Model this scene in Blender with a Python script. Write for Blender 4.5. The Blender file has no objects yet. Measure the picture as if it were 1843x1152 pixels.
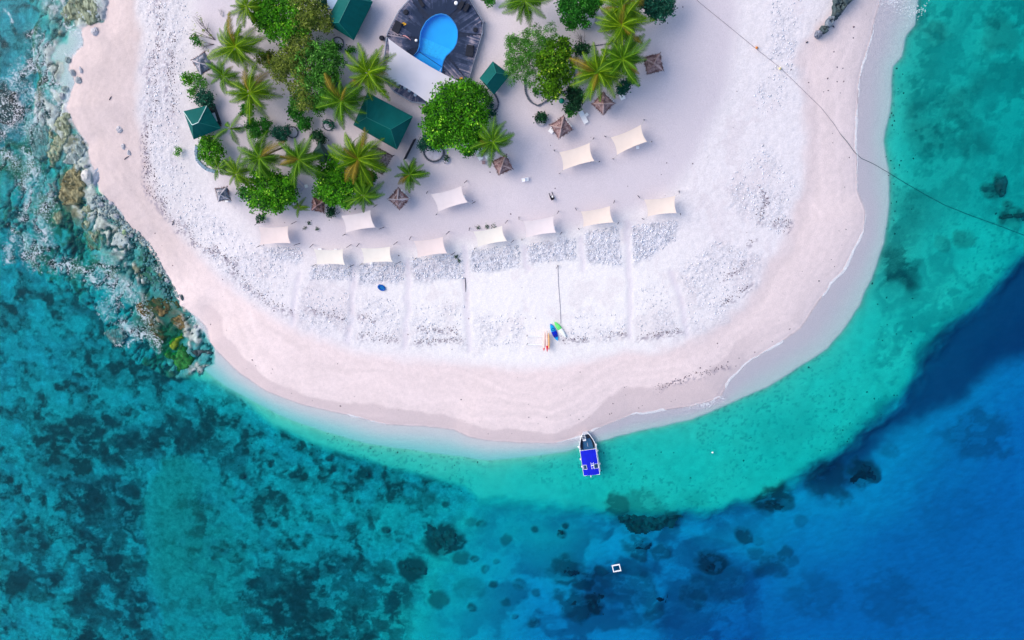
import bpy, bmesh, math, random
import numpy as np
from mathutils import Vector, Matrix
random.seed(7); np.random.seed(7)
R = math.radians
SC = bpy.context.scene
COL = SC.collection

# ---------------------------------------------------------------- camera
F = 1433.0; CX, CY = 921.5, 576.0; H = 140.0
NAD = (1050.0, 170.0)                       # point of the survey photo straight below the drone
_n = Vector((NAD[0]-CX, CY-NAD[1], -F)).normalized()
_zw = -_n
_yw = (Vector((0, 1, 0)) - _zw*_zw.y).normalized()
_xw = _yw.cross(_zw)
ROT = Matrix((_xw, _yw, _zw))               # camera axes -> world axes
cam_d = bpy.data.cameras.new('camera'); cam = bpy.data.objects.new('camera', cam_d); COL.objects.link(cam)
cam_d.sensor_width = 36.0; cam_d.lens = F/1843.0*36.0; cam_d.clip_end = 6000.0; cam_d.clip_start = 1.0
cam.matrix_world = Matrix.Translation((0, 0, H)) @ ROT.to_4x4()
SC.camera = cam

# ---------------------------------------------------------------- sky, sun, exposure
SUN_DIR = Vector((-0.80, 0.42, 0.80)).normalized()
elev = math.asin(SUN_DIR.z); azim = math.atan2(SUN_DIR.x, SUN_DIR.y)
w = bpy.data.worlds.new('World'); SC.world = w; w.use_nodes = True
nt = w.node_tree; nt.nodes.clear()
sky = nt.nodes.new('ShaderNodeTexSky'); sky.sky_type = 'NISHITA'; sky.sun_disc = False
sky.sun_elevation = elev; sky.sun_rotation = azim % (2*math.pi); sky.dust_density = 2.0; sky.ozone_density = 1.0; sky.air_density = 1.0
bg = nt.nodes.new('ShaderNodeBackground'); bg.inputs[1].default_value = 0.15
wo = nt.nodes.new('ShaderNodeOutputWorld'); nt.links.new(sky.outputs[0], bg.inputs[0]); nt.links.new(bg.outputs[0], wo.inputs[0])
sun_d = bpy.data.lights.new('sun', 'SUN'); sun_d.energy = 1.18; sun_d.angle = R(48); sun_d.color = (1.0, 0.86, 0.74)
sun = bpy.data.objects.new('sun', sun_d); COL.objects.link(sun); sun.location = (0, 0, 160)
sun.rotation_euler = SUN_DIR.to_track_quat('Z', 'Y').to_euler()
vs = SC.view_settings; vs.view_transform = 'Standard'; vs.look = 'None'; vs.gamma = 1.0; vs.use_curve_mapping = False
vs.exposure = 0.67
SC.render.engine = 'CYCLES'; SC.cycles.use_denoising = True; SC.cycles.max_bounces = 8
SC.cycles.transparent_max_bounces = 12; SC.cycles.volume_bounces = 0

# ---------------------------------------------------------------- survey helpers
def P(px, py, z=0.0):
    """survey point (photo pixel) -> world point on the level z"""
    d = ROT @ Vector((px-CX, CY-py, -F))
    t = (z-H)/d.z
    return Vector((d.x*t, d.y*t, z))
_Mi = np.array(ROT.transposed())
def to_px(x, y, z=0.0):
    w_ = np.stack([x, y, np.broadcast_to(z-H, x.shape)]).reshape(3, -1)
    c = _Mi @ w_
    u = CX + F*c[0]/(-c[2]); v = CY - F*c[1]/(-c[2])
    return u.reshape(x.shape), v.reshape(x.shape)

# ---------------------------------------------------------------- numpy noise
_lat = [np.random.RandomState(100+i).rand(256, 256) for i in range(12)]
def vn(x, y, seed=0):
    L = _lat[seed % 12]
    x = x + 37.3*seed; y = y + 17.9*seed
    xi = np.floor(x).astype(int); yi = np.floor(y).astype(int)
    fx = x-xi; fy = y-yi
    fx = fx*fx*fx*(fx*(fx*6-15)+10); fy = fy*fy*fy*(fy*(fy*6-15)+10)
    a = L[xi & 255, yi & 255]; b = L[(xi+1) & 255, yi & 255]; c = L[xi & 255, (yi+1) & 255]; d = L[(xi+1) & 255, (yi+1) & 255]
    return (a*(1-fx)+b*fx)*(1-fy)+(c*(1-fx)+d*fx)*fy
def fbm(x, y, s, o=4, seed=0, g=0.5):
    """value 0..1, feature size s metres"""
    r = 0; a = 1.0; t = 0
    ca, sa = math.cos(0.6), math.sin(0.6)
    X, Y = x/s, y/s
    for i in range(o):
        r = r + a*vn(X, Y, seed+i); t += a; a *= g
        X, Y = (X*ca-Y*sa)*2.03+5.2, (X*sa+Y*ca)*2.03+1.7
    return r/t
def ss(a, b, v):
    t = np.clip((v-a)/(b-a), 0, 1); return t*t*(3-2*t)
def mixc(c, col, m):
    return c*(1-m[..., None]) + np.array(col)*m[..., None]

# signed distance rasters in survey pixels (negative inside)
GX = np.arange(-320, 2170, 4.0); GY = np.arange(-320, 1480, 4.0)
_GU, _GV = np.meshgrid(GX, GY)
def sdf(poly, closed=True):
    p = np.array(poly, float); q = np.roll(p, -1, 0)
    if not closed: p = p[:-1]; q = q[:-1]
    dm = np.full(_GU.shape, 1e18); ins = np.zeros(_GU.shape, bool)
    for (ax, ay), (bx, by) in zip(p, q):
        ex, ey = bx-ax, by-ay; l2 = ex*ex+ey*ey+1e-9
        t = np.clip(((_GU-ax)*ex+(_GV-ay)*ey)/l2, 0, 1)
        dm = np.minimum(dm, (_GU-ax-t*ex)**2+(_GV-ay-t*ey)**2)
        if closed:
            c = ((ay > _GV) != (by > _GV))
            with np.errstate(divide='ignore', invalid='ignore'):
                xx = (bx-ax)*(_GV-ay)/(by-ay+1e-12)+ax
            ins ^= c & (_GU < xx)
    d = np.sqrt(dm); d[ins] *= -1
    return d
def samp(r, u, v):
    i = np.clip((u-GX[0])/4.0, 0, len(GX)-1.001); j = np.clip((v-GY[0])/4.0, 0, len(GY)-1.001)
    ii = i.astype(int); jj = j.astype(int); a = i-ii; b = j-jj
    return (r[jj, ii]*(1-a)+r[jj, ii+1]*a)*(1-b)+(r[jj+1, ii]*(1-a)+r[jj+1, ii+1]*a)*b

# ---------------------------------------------------------------- mesh helpers
def raw_mesh(name, V, Fq):
    """V (n,3) float, Fq (m,k) int, all faces the same size; fast"""
    V = np.asarray(V, np.float32); Fq = np.asarray(Fq, np.int32)
    me = bpy.data.meshes.new(name); k = Fq.shape[1]
    me.vertices.add(len(V)); me.vertices.foreach_set('co', V.ravel())
    me.loops.add(Fq.size); me.loops.foreach_set('vertex_index', Fq.ravel())
    me.polygons.add(len(Fq)); me.polygons.foreach_set('loop_start', np.arange(0, Fq.size, k, dtype=np.int32))
    me.polygons.foreach_set('loop_total', np.full(len(Fq), k, np.int32))
    me.update(calc_edges=True)
    return me
def tag(o, label=None, cat=None, group=None, kind=None):
    if label: o['label'] = label
    if cat: o['category'] = cat
    if group: o['group'] = group
    if kind: o['kind'] = kind
    return o
def link(name, me, mat=None, parent=None, smooth=False, loc=None):
    o = bpy.data.objects.new(name, me); COL.objects.link(o)
    if mat is not None and me is not None and len(me.materials) == 0: me.materials.append(mat)
    if smooth:
        me.polygons.foreach_set('use_smooth', [True]*len(me.polygons))
    if parent is not None: o.parent = parent
    if loc is not None: o.location = loc
    return o
def empty(name, loc=(0, 0, 0), rz=0.0):
    o = bpy.data.objects.new(name, None); COL.objects.link(o); o.location = loc; o.rotation_euler = (0, 0, rz)
    o.empty_display_size = 0.3
    return o
class MB:
    def __init__(s): s.v = []; s.f = []
    def add(s, v, f):
        b = len(s.v); s.v += [tuple(p) for p in v]; s.f += [tuple(b+i for i in q) for q in f]
    def box(s, c, d, rz=0.0, M=None):
        hx, hy, hz = d[0]/2, d[1]/2, d[2]/2
        v = [Vector((x, y, z)) for x in (-hx, hx) for y in (-hy, hy) for z in (-hz, hz)]
        m = M if M is not None else Matrix.Rotation(rz, 3, 'Z')
        v = [m @ p + Vector(c) for p in v]
        s.add(v, [(0, 1, 3, 2), (4, 6, 7, 5), (0, 4, 5, 1), (2, 3, 7, 6), (0, 2, 6, 4), (1, 5, 7, 3)])
    def tube(s, pts, r, n=6, cap=True):
        pts = [Vector(p) for p in pts]; rr = r if isinstance(r, (list, tuple)) else [r]*len(pts)
        rings = []
        for i, p in enumerate(pts):
            t = (pts[min(i+1, len(pts)-1)]-pts[max(i-1, 0)]).normalized()
            a = Vector((0, 0, 1)) if abs(t.z) < 0.9 else Vector((1, 0, 0))
            u = t.cross(a).normalized(); w_ = t.cross(u)
            rings.append([p+(u*math.cos(2*math.pi*k/n)+w_*math.sin(2*math.pi*k/n))*rr[i] for k in range(n)])
        v = [q for ring in rings for q in ring]; f = []
        for i in range(len(pts)-1):
            for k in range(n):
                f.append((i*n+k, i*n+(k+1) % n, (i+1)*n+(k+1) % n, (i+1)*n+k))
        if cap: f.append(tuple(range(n))[::-1]); f.append(tuple((len(pts)-1)*n+k for k in range(n)))
        s.add(v, f)
    def lathe(s, c, prof, n=16):
        v = []; f = []
        for (r, z) in prof:
            for k in range(n): v.append((c[0]+r*math.cos(2*math.pi*k/n), c[1]+r*math.sin(2*math.pi*k/n), c[2]+z))
        for i in range(len(prof)-1):
            for k in range(n): f.append((i*n+k, i*n+(k+1) % n, (i+1)*n+(k+1) % n, (i+1)*n+k))
        f.append(tuple((len(prof)-1)*n+k for k in range(n)))
        s.add(v, f)
    def blob(s, c, r, seed=0, n=7, m=5, flat=1.0, rough=0.18):
        rnd = random.Random(seed); v = [(c[0], c[1], c[2]+r[2])]; f = []
        for i in range(1, m):
            a = math.pi*i/m
            for k in range(n):
                b = 2*math.pi*k/n+0.4*i; q = 1+rnd.uniform(-rough, rough)
                v.append((c[0]+r[0]*math.sin(a)*math.cos(b)*q, c[1]+r[1]*math.sin(a)*math.sin(b)*q, c[2]+r[2]*math.cos(a)*q))
        v.append((c[0], c[1], c[2]-r[2])); last = len(v)-1
        for k in range(n): f.append((0, 1+k, 1+(k+1) % n)); f.append((last, 1+(m-2)*n+(k+1) % n, 1+(m-2)*n+k))
        for i in range(m-2):
            for k in range(n): f.append((1+i*n+k, 1+(i+1)*n+k, 1+(i+1)*n+(k+1) % n, 1+i*n+(k+1) % n))
        s.add(v, f)
    def build(s, name, mat=None, parent=None, smooth=False, loc=None):
        me = bpy.data.meshes.new(name); me.from_pydata(s.v, [], s.f); me.update()
        return link(name, me, mat, parent, smooth, loc)

# ---------------------------------------------------------------- materials
def _m(name):
    m = bpy.data.materials.new(name); m.use_nodes = True
    t = m.node_tree; b = t.nodes['Principled BSDF']
    return m, t, b
def mat(name, col, rough=0.8, amt=0.15, scale=3.0, bump=0.0, bscale=None, spec=0.3, obj_rand=0.0, metal=0.0, streak=None, col2=None, trans=0.0):
    m, t, b = _m(name)
    b.inputs['Roughness'].default_value = rough; b.inputs['Specular IOR Level'].default_value = spec; b.inputs['Metallic'].default_value = metal
    tc = t.nodes.new('ShaderNodeTexCoord'); mp = t.nodes.new('ShaderNodeMapping')
    t.links.new(tc.outputs['Object'], mp.inputs[0])
    if streak: mp.inputs['Scale'].default_value = streak
    n = t.nodes.new('ShaderNodeTexNoise'); n.inputs['Scale'].default_value = scale; n.inputs['Detail'].default_value = 5
    t.links.new(mp.outputs[0], n.inputs['Vector'])
    r = t.nodes.new('ShaderNodeValToRGB')
    c2 = col2 if col2 else tuple(min(1, c*(1+amt)) for c in col)
    r.color_ramp.elements[0].position = 0.3; r.color_ramp.elements[0].color = (*[c*(1-amt) for c in col], 1)
    r.color_ramp.elements[1].position = 0.7; r.color_ramp.elements[1].color = (*c2, 1)
    t.links.new(n.outputs[0], r.inputs[0]); out = r.outputs[0]
    if obj_rand:
        oi = t.nodes.new('ShaderNodeObjectInfo'); h = t.nodes.new('ShaderNodeHueSaturation')
        mr = t.nodes.new('ShaderNodeMapRange'); mr.inputs[3].default_value = 1-obj_rand; mr.inputs[4].default_value = 1+obj_rand
        t.links.new(oi.outputs['Random'], mr.inputs[0]); t.links.new(mr.outputs[0], h.inputs['Value']); t.links.new(out, h.inputs['Color']); out = h.outputs[0]
    t.links.new(out, b.inputs['Base Color'])
    if trans:
        b.inputs['Transmission Weight'].default_value = trans
    if bump:
        bn = t.nodes.new('ShaderNodeBump'); bn.inputs['Strength'].default_value = bump; bn.inputs['Distance'].default_value = 0.05
        n2 = t.nodes.new('ShaderNodeTexNoise'); n2.inputs['Scale'].default_value = bscale or scale*3; n2.inputs['Detail'].default_value = 4
        t.links.new(mp.outputs[0], n2.inputs['Vector']); t.links.new(n2.outputs[0], bn.inputs['Height']); t.links.new(bn.outputs[0], b.inputs['Normal'])
    return m
def leaf_mat(name, dark, light, tint=None, rough=0.45):
    m, t, b = _m(name)
    a = t.nodes.new('ShaderNodeAttribute'); a.attribute_name = 'tone'
    r = t.nodes.new('ShaderNodeValToRGB'); r.color_ramp.elements[0].color = (*dark, 1); r.color_ramp.elements[1].color = (*light, 1)
    if tint:
        e = r.color_ramp.elements.new(0.93); e.color = (*light, 1); r.color_ramp.elements[-1].color = (*tint, 1)
    t.links.new(a.outputs['Fac'], r.inputs[0]); t.links.new(r.outputs[0], b.inputs['Base Color'])
    b.inputs['Roughness'].default_value = rough; b.inputs['Specular IOR Level'].default_value = 0.15
    tr = t.nodes.new('ShaderNodeBsdfTranslucent'); t.links.new(r.outputs[0], tr.inputs[0])
    mx = t.nodes.new('ShaderNodeMixShader'); mx.inputs[0].default_value = 0.3
    t.links.new(b.outputs[0], mx.inputs[1]); t.links.new(tr.outputs[0], mx.inputs[2]); t.links.new(mx.outputs[0], t.nodes['Material Output'].inputs[0])
    return m
# ================================================================ GROUND, SEABED AND SEA
SWASH = [(172, -320), (182, -80), (192, 0), (188, 41), (169, 43), (141, 46), (150, 80), (128, 100), (124, 122), (134, 150), (117, 195), (141, 239), (160, 260), (160, 290), (172, 318), (176, 347), (202, 369),
  (230, 404), (265, 434), (289, 480), (292, 486), (307, 505), (336, 559), (360, 572), (372, 590), (378, 617), (391, 632), (430, 671), (479, 703), (543, 728), (624, 746), (692, 764), (762, 767), (817, 773), (843, 786), (879, 793),
  (940, 798), (1000, 797), (1030, 790), (1055, 780), (1139, 746), (1243, 731), (1295, 716), (1312, 685), (1347, 650), (1400, 620), (1440, 590), (1470, 547), (1496, 510), (1520, 484), (1535, 453), (1554, 417), (1556, 380),
  (1542, 344), (1541, 276), (1539, 264), (1542, 204), (1545, 149), (1554, 115), (1566, 72), (1573, 36), (1584, 0), (1610, -90), (1640, -320)]
TEAL = [(1690, -320), (1660, -60), (1650, 14), (1648, 43), (1631, 65), (1624, 100), (1609, 120), (1606, 180), (1600, 216), (1593, 252), (1600, 315), (1600, 380), (1593, 437), (1577, 484), (1548, 550), (1520, 590), (1490, 625),
  (1455, 650), (1382, 695), (1312, 727), (1243, 755), (1174, 770), (1104, 787), (1070, 797), (1020, 812), (950, 822), (879, 828), (760, 812), (660, 798), (580, 775), (500, 746), (452, 720), (405, 694), (372, 668), (345, 640), (300, 540), (262, 450),
  (150, 300), (115, 200), (120, 100), (160, 0), (150, -320), (-320, -320), (-320, 1480), (2170, 1480), (2170, -320)]
REEF_L = [(-320, -320), (-320, 1480), (790, 1480), (800, 1152), (850, 1020), (900, 940), (840, 880), (681, 836), (587, 808), (486, 765), (440, 715), (395, 690), (330, 680), (250, 640), (190, 520), (100, 420), (60, 250), (70, -320)]
DEEP = [(640, 1480), (760, 1130), (800, 1010), (860, 920), (940, 905), (1000, 912), (1090, 922), (1174, 926), (1278, 921), (1347, 906), (1380, 890), (1434, 868), (1486, 842), (1538, 804), (1590, 757), (1639, 692), (1680, 640), (1720, 585), (1770, 535), (1843, 470), (2170, 300), (2170, 1480)]
DEEP2 = [(1180, 1480), (1250, 1152), (1330, 1040), (1460, 960), (1640, 880), (1700, 760), (1843, 640), (2170, 560), (2170, 1480)]
NAVY = [(1480, 850), (1560, 800), (1625, 740), (1680, 650), (1725, 590), (1785, 535), (1850, 470), (2170, 380), (2170, 620), (1850, 690), (1770, 720), (1700, 780), (1620, 830), (1540, 900), (1480, 890)]
LOBE = [(253, 905), (256, 872), (265, 848), (281, 831), (304, 822), (330, 824), (352, 835), (384, 854), (420, 880), (470, 905), (530, 930), (580, 990), (480, 1010), (430, 1090), (420, 1152), (430, 1480), (290, 1480), (284, 1152), (262, 1060), (268, 1005), (257, 960)]
DARK_L = [[(290, 745), (350, 745), (410, 790), (440, 850), (470, 890), (420, 868), (372, 834), (330, 816), (290, 812)], [(225, 800), (262, 826), (249, 850), (247, 900), (256, 1010), (262, 1100), (225, 1100), (215, 900)], [(60, 760), (120, 740), (240, 760), (330, 740), (400, 790), (385, 850), (320, 818), (260, 826), (230, 850), (140, 820), (70, 800)],
  [(110, 870), (180, 850), (250, 870), (258, 1000), (272, 1152), (275, 1480), (100, 1480), (110, 1152), (120, 1000)],
  [(450, 1060), (520, 1010), (600, 1000), (680, 1020), (745, 1070), (740, 1480), (440, 1480), (430, 1120)],
  [(20, 960), (80, 950), (100, 1050), (60, 1100), (10, 1060)],
  [(100, 500), (160, 510), (190, 560), (260, 600), (240, 640), (180, 600), (120, 560)],
  [(1640, 190), (1700, 150), (1780, 140), (1760, 220), (1700, 240), (1660, 300), (1645, 260)],
  [(1610, 330), (1680, 350), (1660, 430), (1640, 520), (1600, 540), (1605, 440)],
  [(1790, 322), (1820, 320), (1818, 355), (1800, 375), (1790, 350)], [(1795, 385), (1843, 380), (1860, 400), (1800, 398)],
  [(1700, 240), (1770, 235), (1800, 280), (1740, 290)]]
BLOT = [(795, 975, 36, 1), (690, 1030, 16, .6), (745, 1032, 30, 1), (865, 950, 9, .8), (910, 980, 14, .6), (828, 1012, 16, .7), (850, 1015, 8, .8), (890, 1022, 7, .9), (870, 1035, 9, .7), (962, 963, 7, .8), (1015, 958, 7, .9), (1008, 972, 9, 1), (1020, 1045, 34, .75), (884, 1064, 9, .8), (930, 1070, 12, .6), (845, 1070, 26, .4), (790, 1088, 18, .7), (847, 1105, 9, .8), (775, 1072, 5, .9), (907, 1100, 9, .6), (962, 1088, 9, .6), (925, 1130, 7, .9), (1030, 1115, 36, .75), (1070, 1116, 22, 1), (1060, 1070, 24, .8), (1082, 1055, 16, .8), (1130, 1085, 48, .55), (958, 1145, 12, .8), (1180, 1130, 22, .6), (1152, 1005, 28, .7), (1200, 1020, 22, .7), (1155, 935, 55, .5), (1110, 915, 26, .8), (1205, 940, 24, .8), (1395, 906, 38, .9), (1420, 925, 20, .7), (1571, 873, 31, .85), (1345, 985, 16, .8), (1372, 996, 10, .5), (1423, 1024, 18, .6), (1440, 1040, 14, .4), (1288, 1042, 30, .9), (1262, 1080, 20, .5), (1390, 1052, 34, .6), (1365, 1020, 16, .5), (1250, 1108, 26, .6), (1310, 1085, 40, .4), (1455, 960, 14, .35), (1620, 830, 16, .35), (1800, 810, 60, .45), (1250, 900, 20, .2), (1750, 960, 60, .12), (1500, 880, 44, .7), (1480, 1110, 50, .3), (1620, 1120, 60, .3), (520, 860, 9, .9), (588, 832, 7, .9), (595, 850, 6, 1), (660, 858, 10, 1), (688, 858, 6, .8), (627, 866, 6, .7), (690, 845, 6, .8), (430, 862, 8, .9), (694, 960, 9, .9), (700, 905, 7, .5), (760, 905, 20, .5), (735, 908, 12, .6), (800, 915, 9, .8), (850, 945, 12, .5), (1740, 430, 22, .5), (1700, 440, 16, .4), (1660, 250, 30, .2), (1720, 190, 34, .2), (1760, 150, 26, .2), (1690, 60, 26, .35), (1800, 60, 40, .4), (1790, 345, 16, 1), (1808, 330, 14, 1), (1818, 368, 10, 1), (1825, 390, 24, .8), (300, 670, 30, 1), (320, 680, 16, 1), (190, 680, 24, .5), (100, 840, 22, .5), (64, 845, 16, .5), (30, 530, 10, .9), (60, 535, 8, .8), (130, 545, 24, .35), (190, 460, 18, .4)]
NAVY_B = [[(1480, 830), (1530, 840), (1540, 900), (1500, 925), (1460, 890), (1440, 870)], [(1180, 1000), (1230, 980), (1300, 1000), (1420, 1060), (1380, 1152), (1360, 1480), (1180, 1480), (1190, 1100), (1150, 1060)],
  [(1240, 940), (1330, 925), (1420, 935), (1400, 970), (1300, 985), (1230, 975)], [(880, 915), (1000, 922), (1080, 935), (1070, 960), (960, 965), (880, 950)],
  [(1050, 1060), (1130, 1040), (1170, 1090), (1130, 1152), (1060, 1130)]]
ROCKY = [(48, -320), (172, -320), (192, -10), (188, 44), (165, 50), (130, 55), (118, 100), (110, 160), (118, 198), (141, 241), (161, 262), (161, 290), (173, 320), (176, 349), (202, 371), (230, 406), (265, 436), (290, 482), (307, 507), (338, 560), (352, 580),
  (382, 625), (386, 655), (352, 675), (310, 690), (230, 650), (150, 560), (60, 500), (10, 420), (-10, 330), (30, 230), (52, 150), (40, 0)]
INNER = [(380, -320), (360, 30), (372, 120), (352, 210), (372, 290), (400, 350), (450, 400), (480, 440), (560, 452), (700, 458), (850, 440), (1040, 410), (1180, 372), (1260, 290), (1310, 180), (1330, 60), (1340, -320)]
BEACH_IN = [(262, -320), (258, 0), (262, 100), (255, 200), (270, 300), (300, 380), (360, 450), (440, 530), (540, 590), (640, 625), (740, 642), (860, 648), (1000, 648), (1100, 640), (1230, 615), (1330, 545), (1400, 440), (1445, 340), (1452, 240), (1440, 170), (1425, 110), (1460, 50), (1540, 0), (1560, -320)]
PLOTS = [[(484, 446), (541, 446), (546, 462), (500, 466)], [(562, 478), (640, 476), (638, 500), (562, 500)], [(652, 476), (728, 474), (724, 503), (650, 504)], [(745, 464), (832, 456), (835, 498), (748, 499)],
  [(850, 452), (932, 438), (936, 476), (857, 489)], [(948, 440), (1034, 427), (1037, 462), (955, 471)], [(1055, 418), (1110, 407), (1116, 473), (1060, 470)], [(1137, 406), (1215, 396), (1214, 430), (1180, 450), (1142, 472)]]
PLOTS2 = [[(552, 512), (633, 528), (626, 602), (537, 578)], [(660, 530), (720, 540), (722, 612), (646, 600)], [(746, 545), (836, 548), (834, 620), (746, 618)], [(858, 565), (945, 562), (940, 625), (858, 620)],
  [(1012, 565), (1122, 560), (1124, 602), (1015, 612)], [(1141, 514), (1195, 503), (1224, 590), (1148, 606)], [(1222, 475), (1290, 432), (1372, 462), (1340, 520), (1290, 575), (1242, 590)],
  [(1312, 318), (1372, 258), (1432, 330), (1410, 424), (1352, 402), (1318, 372)], [(1350, 205), (1356, 160), (1384, 130), (1388, 0), (1380, -100), (1436, -100), (1442, 40), (1420, 140), (1410, 200)],
  [(262, -50), (345, -50), (340, 60), (330, 150), (325, 260), (345, 330), (400, 400), (520, 480), (512, 560), (430, 520), (350, 440), (300, 370), (275, 300), (262, 180)]]
PATHS = [[(643, 470), (640, 540), (628, 610)], [(738, 465), (738, 540), (732, 620)], [(842, 440), (846, 520), (846, 625)], [(943, 440), (950, 480)], [(1048, 425), (1050, 480)], [(1127, 395), (1128, 480), (1132, 600)], [(1205, 485), (1220, 530), (1236, 600)], [(545, 490), (530, 580)]]
WRACK = [[(292, -10), (292, 60), (278, 120), (283, 190), (262, 250), (275, 310), (300, 370)], [(316, 60), (310, 140), (318, 200)], [(262, 260), (268, 340), (300, 385), (330, 420)], [(335, 395), (352, 440), (430, 470)], [(390, 440), (440, 505), (490, 545), (530, 560)],
  [(560, 555), (625, 570)], [(650, 568), (680, 572)], [(648, 600), (720, 610)], [(748, 614), (832, 608)], [(760, 588), (830, 594)], [(1015, 610), (1060, 606)], [(1090, 603), (1125, 596)], [(1150, 605), (1222, 592)],
  [(1180, 700), (1250, 676), (1310, 662)], [(1366, 340), (1378, 360), (1362, 400)], [(1390, 400), (1420, 395), (1412, 418)], [(1300, 500), (1340, 470)], [(1300, 545), (1350, 510)], [(1345, 440), (1352, 430)]]

r_land = sdf(SWASH + [(1640, -321), (172, -321)])
r_teal = sdf(TEAL)
r_reef = sdf(REEF_L); r_deep = sdf(DEEP); r_deep2 = sdf(DEEP2); r_navy = sdf(NAVY); r_lobe = sdf(LOBE)
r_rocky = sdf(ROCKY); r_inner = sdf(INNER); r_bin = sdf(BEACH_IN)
def umin(lst): 
    r = sdf(lst[0])
    for p in lst[1:]: r = np.minimum(r, sdf(p))
    return r
r_dark = umin(DARK_L); r_navyb = umin(NAVY_B); r_plots = umin(PLOTS); r_plots2 = umin(PLOTS2)
r_path = sdf(PATHS[0], False)
for p_ in PATHS[1:]: r_path = np.minimum(r_path, sdf(p_, False))
r_wr = sdf(WRACK[0], False)
for p_ in WRACK[1:]: r_wr = np.minimum(r_wr, sdf(p_, False))

XMIN, XMAX = P(0, 1152).x-8, P(1843, 1152).x+8
YMIN, YMAX = P(921, 1152).y-10, P(921, 0).y+12
def axis(a, b, st):
    core = np.arange(a, b+st, st); o = [2, 5, 10, 20, 40, 80, 160, 320, 640, 1000]
    return np.concatenate([[a-k for k in o[::-1]], core, [core[-1]+k for k in o]])
def ground_eval(X, Y):
    """height and cover colour of the ground at world x, y"""
    Xc = np.clip(X, XMIN-25, XMAX+25); Yc = np.clip(Y, YMIN-25, YMAX+30)
    U, V = to_px(Xc, Yc)
    w1 = (fbm(X, Y, 9, 4, 1)-0.5); w2 = (fbm(X, Y, 2.2, 3, 2)-0.5)
    # ---- signed distances (px), a little ragged
    sea_side = ss(130, 70, U-np.clip(V-250, 0, 400)*0.28)
    rocky = samp(r_rocky, U+w1*(16+90*sea_side)+w2*(8+26*sea_side), V+w1*(10+40*sea_side))
    inrock = ss(4, -6, rocky)
    land = samp(r_land, U, V) + w2*8*inrock + w1*3 + (w2*7+w1*8)*ss(430, 330, U)
    wl = ss(3, -3, land)                        # 1 on land
    d_w = np.maximum(land, 0)
    teal = samp(r_teal, U+w1*8+w2*2, V+w2*2)    # negative beyond
    t = d_w/(d_w+np.maximum(teal, 0)+1e-6)
    beyond = np.maximum(-teal, 0)
    south = ss(1120, 900, U)
    depth = 0.015+0.05*t**2 + south*(0.03*t+0.12*t**2)
    ramp = 8 + 20*south
    depth = depth + (beyond > 0)*(0.62*(1-np.exp(-beyond/ramp))) + 0.0022*np.minimum(beyond, 300)*(1-south)
    lag = (fbm(X, Y, 7, 4, 3)-0.5)
    depth = depth + ss(5, 40, beyond)*lag*0.35
    rr0 = samp(r_reef, U+w1*26+w2*10, V+w1*20); se = ss(880, 960, V)
    reef = ss(6, -16, rr0)*(1-se)+ss(110, -190, rr0+w1*120)*se
    depth = depth + reef*(0.75 + 0.9*(fbm(X, Y, 14, 5, 4)-0.5)) * ss(0, 60, beyond)
    deepd = samp(r_deep, U+w1*18, V+w2*10+w1*12)
    wst = ss(1120, 980, U)
    depth = depth + np.clip(-deepd, 0, 300)/300*2.2 + (ss(10, -44, deepd)*(1-wst)+ss(60, -260, deepd+w1*60)*ss(10, -20, deepd)*wst)*2.3
    depth = depth + ss(60, -160, samp(r_deep2, U+w1*60, V+w1*60))*1.7
    depth = depth + ss(14, -30, samp(r_navy, U+w1*20, V+w1*16))*0.0 + ss(40, -50, samp(r_navy, U+w1*50+w2*10, V+w1*40))*1.2 + (ss(26, -30, samp(r_navyb, U+w1*40, V+w1*30+w2*10)))*1.0*ss(-10, 10, -deepd+14)
    lobe = ss(6, -11, samp(r_lobe, U+w1*34+w2*12, V+w1*26+w2*8))*(1-.35*ss(1000, 1130, V));  
    lobe_x = lobe*ss(470, 270, U-(V-828)*.45+w1*110+w2*26)
    depth = depth*(1-0.45*lobe_x) + 0.45*lobe_x*1.05
    cove = ss(195, 175, U)*ss(225, 200, V)*ss(60, 30, d_w)*(1-inrock)
    depth = depth*(1-cove)+0.05*cove
    # rocky shelf in shallow water, broken into plates
    plates = fbm(X+w1*6, Y*0.8+X*0.3, 3.2, 5, 5); crack = 1-np.abs(2*fbm(X*1.1-Y*0.5, Y*0.7, 2.6, 4, 6)-1)
    shelf = 0.42-0.62*ss(0.35, 0.62, plates)+0.55*ss(0.86, 0.98, crack)+0.012*np.clip(d_w-30, 0, 80)*1.0
    shelf = np.clip(shelf*0.8-0.05 + 0.25*(fbm(X, Y, 0.8, 3, 7)-0.5), -0.30, 2.0)
    depth = depth*(1-inrock)+shelf*inrock
    # ---- land height
    dl = np.maximum(-land, 0)
    h = 1.9*(1-np.exp(-dl/70.0)) + 0.004*dl*0.5
    rub1 = ss(8, -7, samp(r_plots, U+w2*16+w1*8, V+w2*16+w1*10)); rub2 = ss(18, -14, samp(r_plots2, U+w2*30+w1*22, V+w2*30+w1*16))*ss(.30, .62, fbm(X, Y, 3.5, 3, 10))
    bin_ = ss(14, -18, samp(r_bin, U+w1*34+w2*10, V+w1*30+w2*8))      # 1 = inland of the smooth beach
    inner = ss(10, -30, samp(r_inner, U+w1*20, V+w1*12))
    pathm = ss(9, 1, samp(r_path, U+w2*9+w1*9, V))*0.8
    coral = np.clip(bin_*(1-inner*0.95)*(1-0.85*pathm), 0, 1)
    dimp = fbm(X, Y, 0.75, 2, 8)-0.5
    fine = fbm(X, Y, 0.42, 2, 10)-0.5
    hz = h + coral*(dimp*0.055+fine*0.06) + np.maximum(rub1, rub2*0.6)*(fine*0.20+0.02+dimp*0.06) + (1-coral)*dimp*0.03 - pathm*bin_*0.08
    hz = hz + inrock*wl*(fine*0.35)
    z = np.where(land < 0, hz*ss(0, -6, land)+0.0, -depth)
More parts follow.
